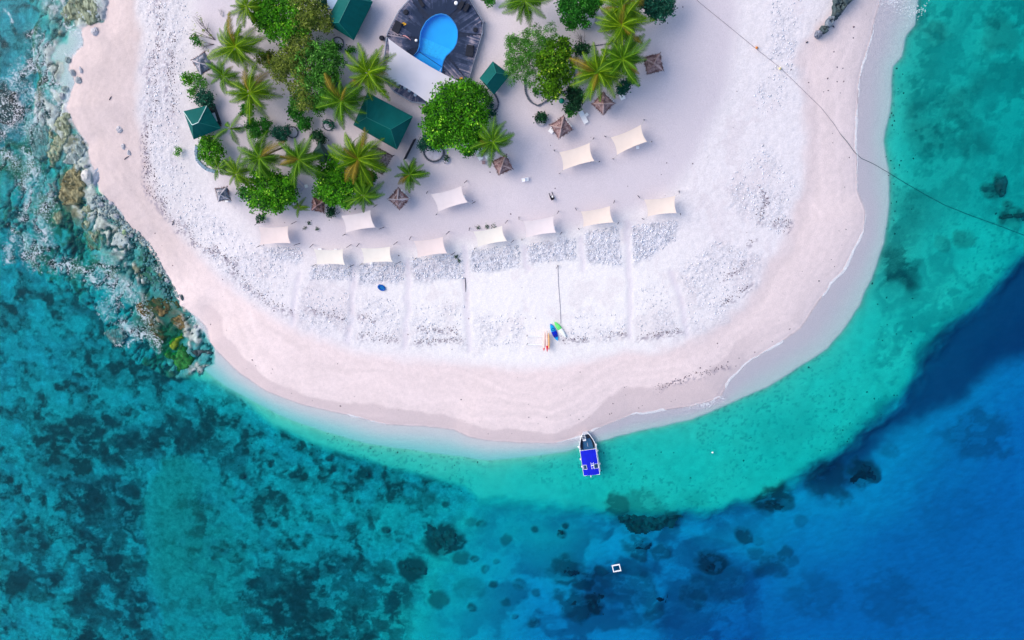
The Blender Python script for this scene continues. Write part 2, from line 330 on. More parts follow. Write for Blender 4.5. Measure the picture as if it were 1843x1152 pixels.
    z = z*1.0
    far = np.maximum(np.maximum(np.abs(X-(XMIN+XMAX)/2)-(XMAX-XMIN)/2-20, 0), np.maximum(Y-YMAX-90, 0))
    far = np.maximum(far, YMIN-20-Y)
    far = far + np.clip(np.hypot((X+10)*.75, Y-30)-118, 0, 400)*ss(YMAX+2, YMAX+26, Y)*.8
    z = z - np.clip(far*0.12, 0, 9)
    # ---- cover colour
    n1 = fbm(X, Y, 1.1, 4, 11); n2 = fbm(X, Y, 0.35, 2, 1); n5 = fbm(X+w1*10+w2*3, Y+w2*7, 5, 6, 2, 0.62); n14 = fbm(X+w1*14, Y, 16, 4, 9)
    C = np.zeros(X.shape+(3,)) + np.array((0.80, 0.665, 0.645))                    # beach sand
    strk = fbm(land*0.10+w1*5+w2*.4, U*0.010+V*0.010, 1.0, 4, 3)
    C = C*(0.90+0.18*strk)[..., None]
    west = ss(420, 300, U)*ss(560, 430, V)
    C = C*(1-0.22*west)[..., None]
    C = mixc(C, (0.785, 0.74, 0.755), bin_*0.92)
    berm_shade = ss(20, 3, np.abs(samp(r_bin, U+w1*16, V+w1*16)-9))*ss(1150, 1320, U)
    C = mixc(C, (0.60, 0.51, 0.52), berm_shade*.40)  # slope shading of the sand ridge painted as a darker band
    C = C*(0.91+0.18*fbm(X, Y, 0.55, 3, 4, .7))[..., None]                                      # dry white coral sand
    C = mixc(C, (0.86, 0.82, 0.80), bin_*np.clip(ss(230, 90, np.hypot((U-960)*.55, V-540))*.9+ss(0.5, 0.72, n14)*.3, 0, 1))
    C = mixc(C, (0.64, 0.58, 0.62), inner)                                          # inner sand, lavender of shade and skylight put into its colour
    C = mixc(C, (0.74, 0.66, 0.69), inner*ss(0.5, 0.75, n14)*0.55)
    C = mixc(C, (0.68, 0.62, 0.67), pathm*bin_*0.8)
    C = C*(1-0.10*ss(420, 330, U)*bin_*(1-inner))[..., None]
    spk = ss(0.60, 0.72, n2)
    C = mixc(C, (0.71, 0.72, 0.80), rub1*0.65)
    C = mixc(C, (0.76, 0.74, 0.79), rub2*0.35)
    C = mixc(C, (0.22, 0.22, 0.30), np.clip(spk*(rub1*0.42+rub2*0.12)+ss(0.60, 0.70, n1)*rub1*0.2, 0, 1))
    wr = ss(9, 1, samp(r_wr, U+w1*14+w2*6, V+w2*10))
    C = mixc(C, (0.30, 0.26, 0.32), wr*ss(0.50, 0.66, n2)*0.75)
    C = mixc(C, (0.52, 0.40, 0.43), ss(0.56, 0.70, n5)*(1-inner)*bin_*0.16)
    damp = ss(-33, -26, land+w1*30-14*ss(780, 960, U)*ss(1100, 1020, U)+14*ss(1050, 1120, U))*ss(1420, 1250, U)*ss(330, 400, U)*(1-bin_)                            # damp strip
    C = mixc(C, (0.58, 0.47, 0.47), damp*0.62)
    uw = ss(-2, 3, land)
    C = mixc(C, (0.68, 0.62, 0.68), uw)
    C = mixc(C, (0.80, 0.76, 0.77), uw*south)
    S = np.zeros(X.shape+(3,)) + np.array((0.66, 0.755, 0.57))                    # drowned sand
    S = S*(0.86+0.28*n1)[..., None]
    S = mixc(S, (0.16, 0.24, 0.22), ss(0.61, 0.74, fbm(X, Y, 0.5, 3, 4))*ss(0.45, 0.65, n14+0.1*n5)*0.45)
    east = ss(1615, 1655, U+w1*20)*ss(430, 330, V*1.0-0*U)
    S = mixc(S, (0.14, 0.34, 0.28), east*np.clip(0.25+ss(0.40, 0.62, n5)*0.6+ss(0.5, 0.66, n1)*0.45, 0, 1))
    S = mixc(S, (0.30, 0.52, 0.42), ss(30, 90, beyond)*(1-reef)*ss(.44, .66, fbm(X, Y, 11, 5, 6))*.45)
    S = mixc(S, (0.16, 0.34, 0.30), ss(1560, 1590, U)*ss(300, 480, V)*ss(0.45, 0.7, n5)*0.6*ss(6, -16, -deepd))
    n2b = fbm(X+w2*3, Y, 2.3, 6, 5, 0.65)
    S = mixc(S, (0.36, 0.70, 0.66), reef*0.88)
    S = mixc(S, (0.045, 0.12, 0.12), reef*np.clip(ss(0.46, 0.60, n5)*0.62+ss(0.50, 0.66, n2b)*0.60+ss(0.56, 0.70, n1)*0.30-ss(.50,.40,n2b)*.3, 0, 1))
    S = mixc(S, (0.52, 0.80, 0.80), reef*ss(0.52, 0.68, fbm(X, Y, 3.1, 5, 7))*0.45)
    dk = (1-.62*ss(1500, 1560, U)*ss(330, 300, np.abs(V-130)))*ss(10, -14, samp(r_dark, U+w1*46*ss(60, 130, np.abs(U-250))+w2*16*ss(20, 60, np.abs(U-250)), V+w1*40+w2*16))*(1-lobe_x)
    S = mixc(S, (0.035, 0.10, 0.11), dk*np.clip(0.62+0.9*(n5-0.35)-ss(.47,.36,n2b)*.55, 0, 0.97))
    S = mixc(S, (0.22, 0.46, 0.36), lobe_x*np.clip(.70-.5*ss(.5, .64, n2b)*ss(280, 400, U), 0, 1))
    S = mixc(S, (0.36, 0.66, 0.60), lobe_x*ss(40, 4, U-254)*.6+lobe_x*ss(980, 1120, V)*.4)
    S = S*(1-reef*(0.75-fbm(X+w2, Y, 0.75, 3, 11, .7))*0.75)[..., None]
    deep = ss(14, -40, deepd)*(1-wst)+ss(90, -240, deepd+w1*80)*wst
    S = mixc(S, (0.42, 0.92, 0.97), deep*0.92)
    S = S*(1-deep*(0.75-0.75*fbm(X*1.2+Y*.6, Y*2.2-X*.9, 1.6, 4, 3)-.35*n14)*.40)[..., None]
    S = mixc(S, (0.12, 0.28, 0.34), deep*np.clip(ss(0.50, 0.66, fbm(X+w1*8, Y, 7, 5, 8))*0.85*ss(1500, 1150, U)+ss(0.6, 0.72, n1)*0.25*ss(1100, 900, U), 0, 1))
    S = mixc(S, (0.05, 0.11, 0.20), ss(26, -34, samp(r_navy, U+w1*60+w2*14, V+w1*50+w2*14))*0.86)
    S = mixc(S, (0.12, 0.26, 0.34), ss(26, -34, samp(r_navyb, U+w1*40+w2*20, V+w1*40+w2*20))*0.68*ss(.25,.6,n5))
    blot = np.zeros(X.shape)
    for (bu, bv, br, bs) in BLOT:
        i_ = (np.abs(U-bu) < br*2.2) & (np.abs(V-bv) < br*2.2)
        if not i_.any(): continue
        rr_ = np.hypot(U[i_]-bu+w1[i_]*br*1.1+w2[i_]*br*.8, (V[i_]-bv)*1.15+w2[i_]*br*1.0)
        blot[i_] = np.maximum(blot[i_], bs*ss(br*1.25, br*(.55 if br < 14 else .72), rr_))
    blot = blot*ss(0, 20, beyond)
    S = mixc(S, (0.02, 0.075, 0.085), blot*np.clip(.95-.5*ss(.52, .66, n2b), 0, 1))
    C = mixc(C, (0.72, 0.75, 0.72), uw*ss(0.3, 1.0, t)*(.6+.4*south))
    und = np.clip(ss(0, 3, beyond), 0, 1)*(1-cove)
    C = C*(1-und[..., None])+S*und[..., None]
    K = np.zeros(X.shape+(3,)) + np.array((0.42, 0.49, 0.47))
    K = mixc(K, (0.22, 0.24, 0.16), ss(0.45, 0.62, n5)); K = mixc(K, (0.50, 0.56, 0.48), ss(0.5, 0.7, n1)*0.8)
    K = mixc(K, (0.03, 0.05, 0.06), ss(0.86, 0.97, crack)*0.85)
    K = K*(0.35+1.3*fbm(X, Y, 0.7, 4, 9, .65))[..., None]
    K = mixc(K, (0.17, 0.12, 0.05), ss(60, 20, np.hypot((U-290)*0.8, V-575))*0.7)
    K = mixc(K, (0.06, 0.16, 0.05), ss(45, 15, np.hypot(U-300, V-618))*0.7)
    C = C*(1-inrock[..., None]*(land > -1)[..., None])+K*(inrock*(land > -1))[..., None]
    rough_ = np.clip(np.maximum(rub1, rub2*0.6)+coral*0.3+und*np.clip(reef*.9+inrock*.8+dk, 0, 1)*.9, 0, 1)
    return z+blot*.25*(z < -.5), np.clip(C, 0.01, 0.92), rough_
xs = axis(XMIN, XMAX, 0.23); ys = axis(YMIN, YMAX, 0.23)
GXX, GYY = np.meshgrid(xs, ys)
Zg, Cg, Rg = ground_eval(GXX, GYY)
def gz(x, y):
    i = np.clip(np.searchsorted(xs, x)-1, 0, len(xs)-2); j = np.clip(np.searchsorted(ys, y)-1, 0, len(ys)-2)
    return float(Zg[j:j+2, i:i+2].mean())
def G(px, py, dz=0.0):
    """survey point on the ground itself"""
    z = 1.8
    for _ in range(3):
        p = P(px, py, z+dz); z = gz(p.x, p.y)
    return Vector((p.x, p.y, z+dz))
def grid_faces(nx, ny):
    i = np.arange(nx-1); j = np.arange(ny-1); I, J = np.meshgrid(i, j)
    a = (J*nx+I).ravel(); return np.stack([a, a+1, a+nx+1, a+nx], 1)
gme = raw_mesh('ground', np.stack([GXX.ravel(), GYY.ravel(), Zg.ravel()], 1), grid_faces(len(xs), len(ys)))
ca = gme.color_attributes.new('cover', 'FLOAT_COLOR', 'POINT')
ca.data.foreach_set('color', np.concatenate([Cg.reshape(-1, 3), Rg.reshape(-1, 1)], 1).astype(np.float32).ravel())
m_ground, t, b = _m('sand_and_seabed')
at = t.nodes.new('ShaderNodeAttribute'); at.attribute_name = 'cover'
geo = t.nodes.new('ShaderNodeNewGeometry')
n = t.nodes.new('ShaderNodeTexNoise'); n.inputs['Scale'].default_value = 6.0; n.inputs['Detail'].default_value = 6; t.links.new(geo.outputs['Position'], n.inputs['Vector'])
vo = t.nodes.new('ShaderNodeTexVoronoi'); vo.inputs['Scale'].default_value = 3.6; t.links.new(geo.outputs['Position'], vo.inputs['Vector'])
mr = t.nodes.new('ShaderNodeMapRange'); mr.inputs[1].default_value = 0.3; mr.inputs[2].default_value = 0.7; mr.inputs[3].default_value = 0.93; mr.inputs[4].default_value = 1.07; t.links.new(n.outputs[0], mr.inputs[0])
vr = t.nodes.new('ShaderNodeMapRange'); vr.inputs[1].default_value = 0.1; vr.inputs[2].default_value = 0.7; vr.inputs[3].default_value = 1.08; vr.inputs[4].default_value = 0.80; t.links.new(vo.outputs['Distance'], vr.inputs[0])
vm = t.nodes.new('ShaderNodeMix'); vm.data_type = 'FLOAT'; vm.inputs[2].default_value = 1.0; t.links.new(at.outputs['Alpha'], vm.inputs[0]); t.links.new(vr.outputs[0], vm.inputs[3])
mu = t.nodes.new('ShaderNodeMath'); mu.operation = 'MULTIPLY'; t.links.new(mr.outputs[0], mu.inputs[0]); t.links.new(vm.outputs[0], mu.inputs[1])
vx = t.nodes.new('ShaderNodeVectorMath'); vx.operation = 'SCALE'; t.links.new(at.outputs['Color'], vx.inputs[0]); t.links.new(mu.outputs[0], vx.inputs['Scale'])
t.links.new(vx.outputs[0], b.inputs['Base Color']); b.inputs['Roughness'].default_value = 0.9; b.inputs['Specular IOR Level'].default_value = 0.2
bp = t.nodes.new('ShaderNodeBump'); bp.inputs['Strength'].default_value = 0.5; bp.inputs['Distance'].default_value = 0.08; t.links.new(n.outputs[0], bp.inputs['Height']); t.links.new(bp.outputs[0], b.inputs['Normal'])
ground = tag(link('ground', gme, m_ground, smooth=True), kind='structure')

# sea: one clear body of water, tinted by its own depth
m_sea = bpy.data.materials.new('sea_water'); m_sea.use_nodes = True; t = m_sea.node_tree; t.nodes.clear()
out = t.nodes.new('ShaderNodeOutputMaterial'); tr = t.nodes.new('ShaderNodeBsdfTransparent'); gl = t.nodes.new('ShaderNodeBsdfGlossy'); gl.inputs['Roughness'].default_value = 0.08
fr = t.nodes.new('ShaderNodeFresnel'); fr.inputs[0].default_value = 1.24; mx = t.nodes.new('ShaderNodeMixShader')
geo = t.nodes.new('ShaderNodeNewGeometry'); mp = t.nodes.new('ShaderNodeMapping'); mp.inputs['Scale'].default_value = (1.0, 2.2, 1.0); mp.inputs['Rotation'].default_value = (0, 0, R(-18)); t.links.new(geo.outputs['Position'], mp.inputs[0])
n1 = t.nodes.new('ShaderNodeTexNoise'); n1.inputs['Scale'].default_value = 1.1; n1.inputs['Detail'].default_value = 5; t.links.new(mp.outputs[0], n1.inputs['Vector'])
bp = t.nodes.new('ShaderNodeBump'); bp.inputs['Strength'].default_value = 0.5; bp.inputs['Distance'].default_value = 0.12; t.links.new(n1.outputs[0], bp.inputs['Height'])
t.links.new(bp.outputs[0], fr.inputs['Normal']); t.links.new(bp.outputs[0], gl.inputs['Normal'])
t.links.new(fr.outputs[0], mx.inputs[0]); t.links.new(tr.outputs[0], mx.inputs[1]); t.links.new(gl.outputs[0], mx.inputs[2]); t.links.new(mx.outputs[0], out.inputs['Surface'])
ab = t.nodes.new('ShaderNodeVolumeAbsorption'); KR, KG, KB = 2.0, 0.080, 0.026
# absorption coefficient = density * (1-colour)
ab.inputs['Density'].default_value = KR; ab.inputs['Color'].default_value = (0.0, 1-KG/KR, 1-KB/KR, 1)
t.links.new(ab.outputs[0], out.inputs['Volume'])
mb = MB(); mb.box(((XMIN+XMAX)/2, (YMIN+YMAX)/2, -15.0), (2300, 2300, 30.0))
sea = tag(mb.build('sea', m_sea), kind='structure')

# ---------------------------------------------------------------- foam
m_foam = mat('sea_foam', (0.86, 0.90, 0.93), 0.7, 0.05)
_t = m_foam.node_tree; _tr = _t.nodes.new('ShaderNodeBsdfTransparent'); _mx = _t.nodes.new('ShaderNodeMixShader'); _mx.inputs[0].default_value = .55
_t.links.new(_tr.outputs[0], _mx.inputs[1]); _t.links.new(_t.nodes['Principled BSDF'].outputs[0], _mx.inputs[2]); _t.links.new(_mx.outputs[0], _t.nodes['Material Output'].inputs[0])
FOAM = [([(66, 96), (64, 113), (50, 122), (36, 132), (18, 152)], 8, .52), ([(82, 2), (100, 16)], 6, .6), ([(110, -4), (118, 12), (131, 26)], 6, .55), ([(120, 45), (130, 62)], 4, .6), ([(140, 66), (149, 82), (138, 96), (124, 104)], 6, .47),
  ([(95, 160), (112, 158), (124, 162), (118, 180), (104, 176), (118, 194)], 10, .54), ([(30, 176), (35, 195), (29, 215), (16, 230), (4, 240)], 7, .55), ([(-4, 280), (12, 284), (24, 289)], 7, .52), ([(45, 270), (53, 286), (52, 300)], 4, .6), ([(52, 350), (48, 375), (39, 398)], 4, .57),
  ([(27, 416), (20, 440), (13, 468)], 5, .55), ([(48, 430), (47, 460)], 5, .58), ([(100, 479), (124, 480), (148, 484), (164, 496), (172, 508)], 8, .52), ([(214, 501), (230, 512)], 3, .5), ([(220, 515), (232, 524), (243, 538)], 8, .55),
  ([(250, 560), (262, 566), (266, 578)], 7, .53), ([(250, 606), (262, 600), (272, 606), (281, 622)], 6, .54), ([(206, 620), (229, 619), (240, 612)], 2.5, .5), ([(352, 575), (375, 572), (372, 590)], 6, .62), ([(150, 250), (168, 290)], 3, .66), ([(60, 60), (75, 75)], 6, .64), ([(90, 90), (80, 120), (88, 140)], 7, .66), ([(60, 170), (70, 200), (50, 240)], 9, .66), ([(70, 400), (80, 430), (60, 470)], 9, .64), ([(85, 360), (75, 380)], 8, .62), ([(190, 480), (210, 530), (190, 560)], 9, .66), ([(225, 585), (240, 600)], 8, .6), ([(1590, -6), (1604, 2), (1618, 2)], 7, .45),
  ([(1237, 733), (1262, 727), (1297, 716)], 3.0, .42), ([(10, 20), (20, 35)], 3, .6), ([(-5, 210), (6, 180)], 6, .58), ([(60, 310), (45, 330), (55, 345)], 10, .66), ([(1640, 20), (1656, 20)], 5, .62)]
fv = []; ff = []; st = 0.125; npatch = [0]
def foam_patch(line, wpx, thr, thin=False):
    pts = [P(*p) for p in line]; wd = wpx/10.0*(1.0 if thin else 1.45)
    x0 = min(p.x for p in pts)-wd*2; x1 = max(p.x for p in pts)+wd*2; y0 = min(p.y for p in pts)-wd*2; y1 = max(p.y for p in pts)+wd*2
    X, Y = np.meshgrid(np.arange(x0, x1, st), np.arange(y0, y1, st))
    wx = (fbm(X, Y, 1.5, 3, 3)-.5)*(1.6 if not thin else .5); wy = (fbm(X, Y, 1.5, 3, 5)-.5)*(1.6 if not thin else .5)
    d = np.full(X.shape, 1e9)
    for a, b_ in zip(pts[:-1], pts[1:]):
        ex, ey = b_.x-a.x, b_.y-a.y; tt = np.clip(((X+wx-a.x)*ex+(Y+wy-a.y)*ey)/(ex*ex+ey*ey+1e-9), 0, 1)
        d = np.minimum(d, np.hypot(X+wx-a.x-tt*ex, Y+wy-a.y-tt*ey))
    if thin:
        on = d < wd*(0.25+1.3*ss(.38, .7, fbm(X, Y, 6, 3, 6)))
        on &= fbm(X, Y, 9, 2, 9) > 0.40
    else:
        lace = np.clip(1-np.abs(fbm(X+wx, Y+wy, 0.50, 3, 2)-.5)/0.15, 0, 1)
        on = (lace*ss(wd*1.15, wd*0.1, d)*(0.75+.5*fbm(X, Y, 2.5, 2, 4))) > thr-.02
        on |= np.random.rand(*X.shape) < 0.20*ss(wd*2.3, wd*.3, d)
    npatch[0] += 1; zp = 0.03+0.0045*(npatch[0] % 97)*.25
    for X_, Y_ in zip(X[on], Y[on]):
        k = len(fv); z = zp
        fv.extend([(X_, Y_, z), (X_+st, Y_, z), (X_+st, Y_+st, z), (X_, Y_+st, z)]); ff.append((k, k+1, k+2, k+3))
for ln, wd, th in FOAM: foam_patch(ln, wd, th)
_sw = [p for p in SWASH if p[1] > -40]
i0 = _sw.index((624, 746))
for k in range(i0, len(_sw)-1): foam_patch([_sw[k], _sw[k+1]], 1.7, 0, True)
foam = tag(link('sea_foam', raw_mesh('sea_foam', fv, ff), m_foam), 'thin white foam lines and broken patches on the shallow water', 'sea foam', kind='stuff')

# ---------------------------------------------------------------- loose coral rubble and wrack on the sand
def scatter_bits(name, spots, size, m, flat=0.5):
    """many small faceted lumps in one mesh; spots = (x, y, z, s)"""
    n_ = len(spots); S = np.array(spots); rs = np.random.RandomState(len(name))
    base = np.array([(1, 0, 0), (0, 1, 0), (-1, 0, 0), (0, -1, 0), (0, 0, 1.0), (0, 0, -0.6)], float)
    ang = rs.rand(n_)*6.28; el = 0.5+rs.rand(n_)*1.0
    V = base[None]*(0.7+0.6*rs.rand(n_, 6, 1)); V = V*S[:, 3][:, None, None]*size
    V[:, :, 0] *= el[:, None]; V[:, :, 2] *= flat
    c, s_ = np.cos(ang)[:, None], np.sin(ang)[:, None]
    X_ = V[:, :, 0]*c-V[:, :, 1]*s_; Y_ = V[:, :, 0]*s_+V[:, :, 1]*c
    V = np.stack([X_+S[:, 0:1], Y_+S[:, 1:2], V[:, :, 2]+S[:, 2:3]], 2).reshape(-1, 3)
    fb = np.array([(0, 1, 4), (1, 2, 4), (2, 3, 4), (3, 0, 4), (1, 0, 5), (2, 1, 5), (3, 2, 5), (0, 3, 5)])
    Fc = (fb[None]+(np.arange(n_)*6)[:, None, None]).reshape(-1, 3)
    return link(name, raw_mesh(name, V, Fc), m)
rs = np.random.RandomState(5)
def in_raster(r, lim, n_, box):
    out_ = []
    while len(out_) < n_:
        u = rs.uniform(box[0], box[2]); v = rs.uniform(box[1], box[3])
        if float(samp(r, np.array([u]), np.array([v]))[0]) < lim: out_.append((u, v))
    return out_
sp = []
for (u, v) in in_raster(r_plots, 2, 3600, (480, 390, 1220, 506))+in_raster(r_plots2, 0, 3000, (262, 0, 1445, 625)):
    p = P(u, v, 1.8); sp.append((p.x, p.y, gz(p.x, p.y)+0.02, rs.uniform(.5, 1.5)**1.5))
rub = tag(scatter_bits('coral_rubble', sp, 0.11, mat('coral_rubble', (0.72, 0.72, 0.78), 0.9, 0.3, 1.2)), 'pale broken coral rubble spread in raked beds below the shade sails', 'coral rubble', kind='stuff')
sp = []
for ln in WRACK:
    for a, b_ in zip(ln[:-1], ln[1:]):
        L = math.dist(a, b_)
        for _ in range(int(L*1.1)):
            tt = rs.rand(); u = a[0]+(b_[0]-a[0])*tt+rs.normal(0, 3.5); v = a[1]+(b_[1]-a[1])*tt+rs.normal(0, 3.5)
            p = P(u, v, 1.5); sp.append((p.x, p.y, gz(p.x, p.y)+0.02, rs.uniform(.3, 1.0)))
for k in range(900):
    u = rs.uniform(230, 1600); v = rs.uniform(0, 800)
    if -60 < float(samp(r_land, np.array([u]), np.array([v]))[0]) < -3 or rs.rand() < 0.16:
        if float(samp(r_land, np.array([u]), np.array([v]))[0]) < -3:
            p = P(u, v, 1.0); sp.append((p.x, p.y, gz(p.x, p.y)+0.02, rs.uniform(.3, 1.3)))
tag(scatter_bits('seaweed_debris', sp, 0.11, mat('dry_seaweed', (0.13, 0.09, 0.11), 0.9, 0.3, 1.5), 0.35), 'dark dry seaweed and twig bits strewn in lines along the beach', 'beach debris', kind='stuff')
sp = []
for k in range(2600):
    u = rs.uniform(420, 1650); v = rs.uniform(60, 930)
    d_ = float(samp(r_teal, np.array([u]), np.array([v]))[0]); dd = float(samp(r_deep, np.array([u]), np.array([v]))[0])
    if d_ < 4 and dd > 0 and rs.rand() < (1.0 if d_ > -14 else 0.45):
        p = P(u, v, -0.6); 
        if fbm(np.array([p.x]), np.array([p.y]), 9, 2, 6)[0] > 0.47: sp.append((p.x, p.y, gz(p.x, p.y)+0.01, rs.uniform(.4, 1.5)))
tag(scatter_bits('seabed_pebbles', sp, 0.13, mat('seabed_pebble', (0.05, 0.09, 0.09), 0.9, 0.3, 1.5), 0.4), 'small dark stones and weed tufts scattered over the lagoon floor', 'seabed stones', kind='stuff')
# ================================================================ ROCK SLABS AND BOULDERS
def slab(name, poly, ztop, base_z, m, label, cat, group=None, st=0.22, rough=0.35, tilt=(0, 0), strata=1.0, rag=1.0, edge=0.35, dome=0.0, seed=0, parent=None):
    pts = [P(x, y, 0) for x, y in poly]
    cx = sum(p.x for p in pts)/len(pts); cy = sum(p.y for p in pts)/len(pts)
    x0 = min(p.x for p in pts)-1; x1 = max(p.x for p in pts)+1; y0 = min(p.y for p in pts)-1; y1 = max(p.y for p in pts)+1
    X, Y = np.meshgrid(np.arange(x0, x1, st), np.arange(y0, y1, st))
    wx = (fbm(X, Y, 1.6, 3, seed+1)-.5)*1.8*rag; wy = (fbm(X, Y, 1.6, 3, seed+2)-.5)*1.8*rag
    XX, YY = X+wx, Y+wy
    dm = np.full(X.shape, 1e9); ins = np.zeros(X.shape, bool)
    for k in range(len(pts)):
        a, b_ = pts[k], pts[(k+1) % len(pts)]; ex, ey = b_.x-a.x, b_.y-a.y
        tt = np.clip(((XX-a.x)*ex+(YY-a.y)*ey)/(ex*ex+ey*ey+1e-9), 0, 1)
        dm = np.minimum(dm, np.hypot(XX-a.x-tt*ex, YY-a.y-tt*ey))
        c = ((a.y > YY) != (b_.y > YY)); xx = ex*(YY-a.y)/(ey+1e-12)+a.x; ins ^= c & (XX < xx)
    d = np.where(ins, dm, -dm)
    an = 0.6; s1 = fbm((X*math.cos(an)+Y*math.sin(an))*2.2, (Y*math.cos(an)-X*math.sin(an))*0.6, 1.2, 4, seed+3)
    step = np.floor(s1*6)/6
    rel = (0.55*(s1-.5)+0.45*(step-.5))*rough*2*strata+(fbm(X, Y, 0.7, 3, seed+4)-.5)*rough*0.6
    crk = 1-np.abs(2*fbm(X*1.0+Y*.8, (Y-X)*.45, 1.5, 4, seed+5)-1)
    rel = rel - ss(.86, .98, crk)*rough*1.3
    top = ztop + rel + tilt[0]*(X-cx)+tilt[1]*(Y-cy)
    if dome: 
        rr = max(dm[ins].max(), .1); top = top + dome*(np.sqrt(np.clip(d/rr, 0, 1))-1)
    e = ss(-0.02, edge, d)
    Z = base_z+(np.maximum(top, base_z)-base_z)*e
    keep = d > -st*1.6
    q = keep[:-1, :-1] & keep[1:, :-1] & keep[:-1, 1:] & keep[1:, 1:]
    idx = np.full(X.shape, -1); used = np.zeros(X.shape, bool)
    used[:-1, :-1] |= q; used[1:, :-1] |= q; used[:-1, 1:] |= q; used[1:, 1:] |= q
    idx[used] = np.arange(used.sum())
    V = np.stack([X[used]-cx, Y[used]-cy, Z[used]-base_z], 1)
    J, I = np.nonzero(q)
    Fq = np.stack([idx[J, I], idx[J, I+1], idx[J+1, I+1], idx[J+1, I]], 1)
    o = link(name, raw_mesh(name, V, Fq), m, smooth=True, loc=(cx, cy, base_z), parent=parent)
    if label: tag(o, label, cat, group)
    return o
m_olive = mat('algae_rock', (0.22, 0.28, 0.15), 0.85, 0.65, 1.6, 1.0, 7, streak=(1.8, .7, 1), col2=(.46, .52, .36))
m_olive2 = mat('olive_brown_rock', (0.20, 0.20, 0.09), 0.85, 0.6, 1.5, 1.0, 7, streak=(1.6, .8, 1), col2=(.44, .40, .22))
m_teal_r = mat('teal_wet_rock', (0.20, 0.30, 0.29), 0.7, 0.6, 1.6, 1.0, 7, streak=(1.8, .7, 1), col2=(.42, .52, .50))
m_grey_r = mat('grey_rock', (0.34, 0.37, 0.39), 0.85, 0.35, 1.0, 0.6, 5)
m_pale_r = mat('pale_rock', (0.62, 0.60, 0.56), 0.85, 0.25, 1.0, 0.6, 5)
m_brown_r = mat('brown_reef_rock', (0.15, 0.11, 0.045), 0.9, 0.6, 1.6, 0.8, 6)
m_moss = mat('yellow_green_moss', (0.16, 0.24, 0.015), 0.9, 0.5, 1.4, 0.5, 6)
m_moss2 = mat('bright_green_moss', (0.015, 0.17, 0.03), 0.8, 0.6, 1.6, 0.5, 6)
m_dark_r = mat('dark_rock', (0.055, 0.085, 0.095), 0.7, 0.6, 1.4, 0.8, 6)
m_sandr = mat('sand_dusted_rock', (0.52, 0.50, 0.53), 0.85, 0.2, 1.5, 0.5, 5)
GRS = 'flat rock slabs along the western waterline'
slab('rock_slab', [(118, -60), (176, -60), (178, 30), (172, 44), (150, 46), (136, 40), (120, 44), (112, 22), (120, 5)], 0.35, -0.5, m_olive, 'olive green fissured rock slab at the top left edge of the beach', 'rock', GRS, seed=1)
slab('rock_slab', [(177, -60), (196, -60), (190, 22), (183, 41), (175, 38), (176, 10)], 0.30, -0.2, m_grey_r, 'narrow pale grey rock ledge between the olive slab and the upper beach', 'rock', GRS, seed=2)
slab('rock_slab', [(113, 196), (122, 205), (132, 218), (131, 240), (120, 262), (104, 296), (92, 303), (80, 290), (86, 262), (84, 240), (96, 218), (106, 212)], 0.28, -0.9, m_olive, 'largest olive rock slab sloping into the sea with a ragged beach side', 'rock', GRS, seed=3, tilt=(0.13, -0.03), rough=.3)
slab('rock_slab', [(84, 216), (60, 222), (50, 248), (56, 280), (78, 296), (90, 262), (88, 238)], -0.12, -1.0, m_teal_r, 'smooth teal rock plate awash beside the largest olive slab', 'rock', GRS, seed=4, rough=.12)
slab('rock_slab', [(133, 238), (143, 243), (150, 250), (162, 260), (160, 276), (148, 286), (144, 300), (134, 302), (122, 298), (112, 305), (118, 280), (128, 262)], 0.25, -0.5, m_teal_r, 'greenish grey layered slab touching the sand below the largest olive slab', 'rock', GRS, seed=5)
slab('rock_slab', [(124, 302), (140, 301), (143, 315), (150, 330), (158, 345), (160, 356), (148, 366), (130, 375), (118, 370), (107, 352), (108, 330), (116, 312)], 0.55, -0.7, m_olive2, 'brown olive rock slab with broken steps beside the white boulder', 'rock', GRS, seed=6, rough=.5)
slab('rock_slab', [(150, 368), (172, 364), (171, 385), (164, 405), (152, 414), (146, 398), (140, 388)], 0.2, -0.6, m_olive, 'small olive green slab below the brown stepped slab', 'rock', GRS, seed=7)
slab('rock_slab', [(92, 380), (113, 378), (112, 398), (100, 405), (90, 396)], 0.05, -0.8, m_olive, 'small square mossy slab standing alone in the foam', 'rock', GRS, seed=8)
slab('rock_slab', [(80, 330), (100, 322), (104, 340), (98, 355), (82, 352)], 0.05, -0.9, m_teal_r, 'dark teal slab seaward of the brown stepped slab', 'rock', GRS, seed=9)
slab('rock_slab', [(163, 330), (176, 322), (177, 345), (172, 358), (160, 362), (156, 348)], 0.15, -0.5, m_teal_r, 'teal slab wedged between the white boulder and the sand', 'rock', GRS, seed=10)
slab('rock_slab', [(150, 420), (178, 405), (190, 430), (180, 455), (160, 450)], 0.02, -0.7, m_olive, 'low weedy slab in the middle of the rock shelf', 'rock', GRS, seed=11)
slab('rock_slab', [(245, 548), (262, 538), (300, 536), (324, 546), (328, 560), (312, 566), (290, 576), (258, 570), (244, 562)], 0.0, -0.8, m_brown_r, 'brown combed reef rock at the foot of the stony shore', 'rock', GRS, seed=12, rough=.3)
slab('rock_slab', [(298, 574), (318, 566), (332, 566), (341, 582), (336, 594), (316, 594)], 0.05, -0.6, m_brown_r, 'rounded brown rock touching the beach above the green moss', 'rock', GRS, seed=13, rough=.2)
slab('rock_slab', [(262, 585), (282, 580), (298, 596), (300, 606), (286, 616), (268, 600)], -0.05, -0.8, m_brown_r, 'brown weed covered rock next to the bright green rocks', 'rock', GRS, seed=14, rough=.3)
slab('rock_slab', [(301, 622), (316, 612), (336, 603), (334, 612), (322, 622), (312, 634), (302, 630)], 0.12, -0.6, m_moss, 'yellow green mossy rock on the shore', 'rock', GRS, seed=15, rough=.3)
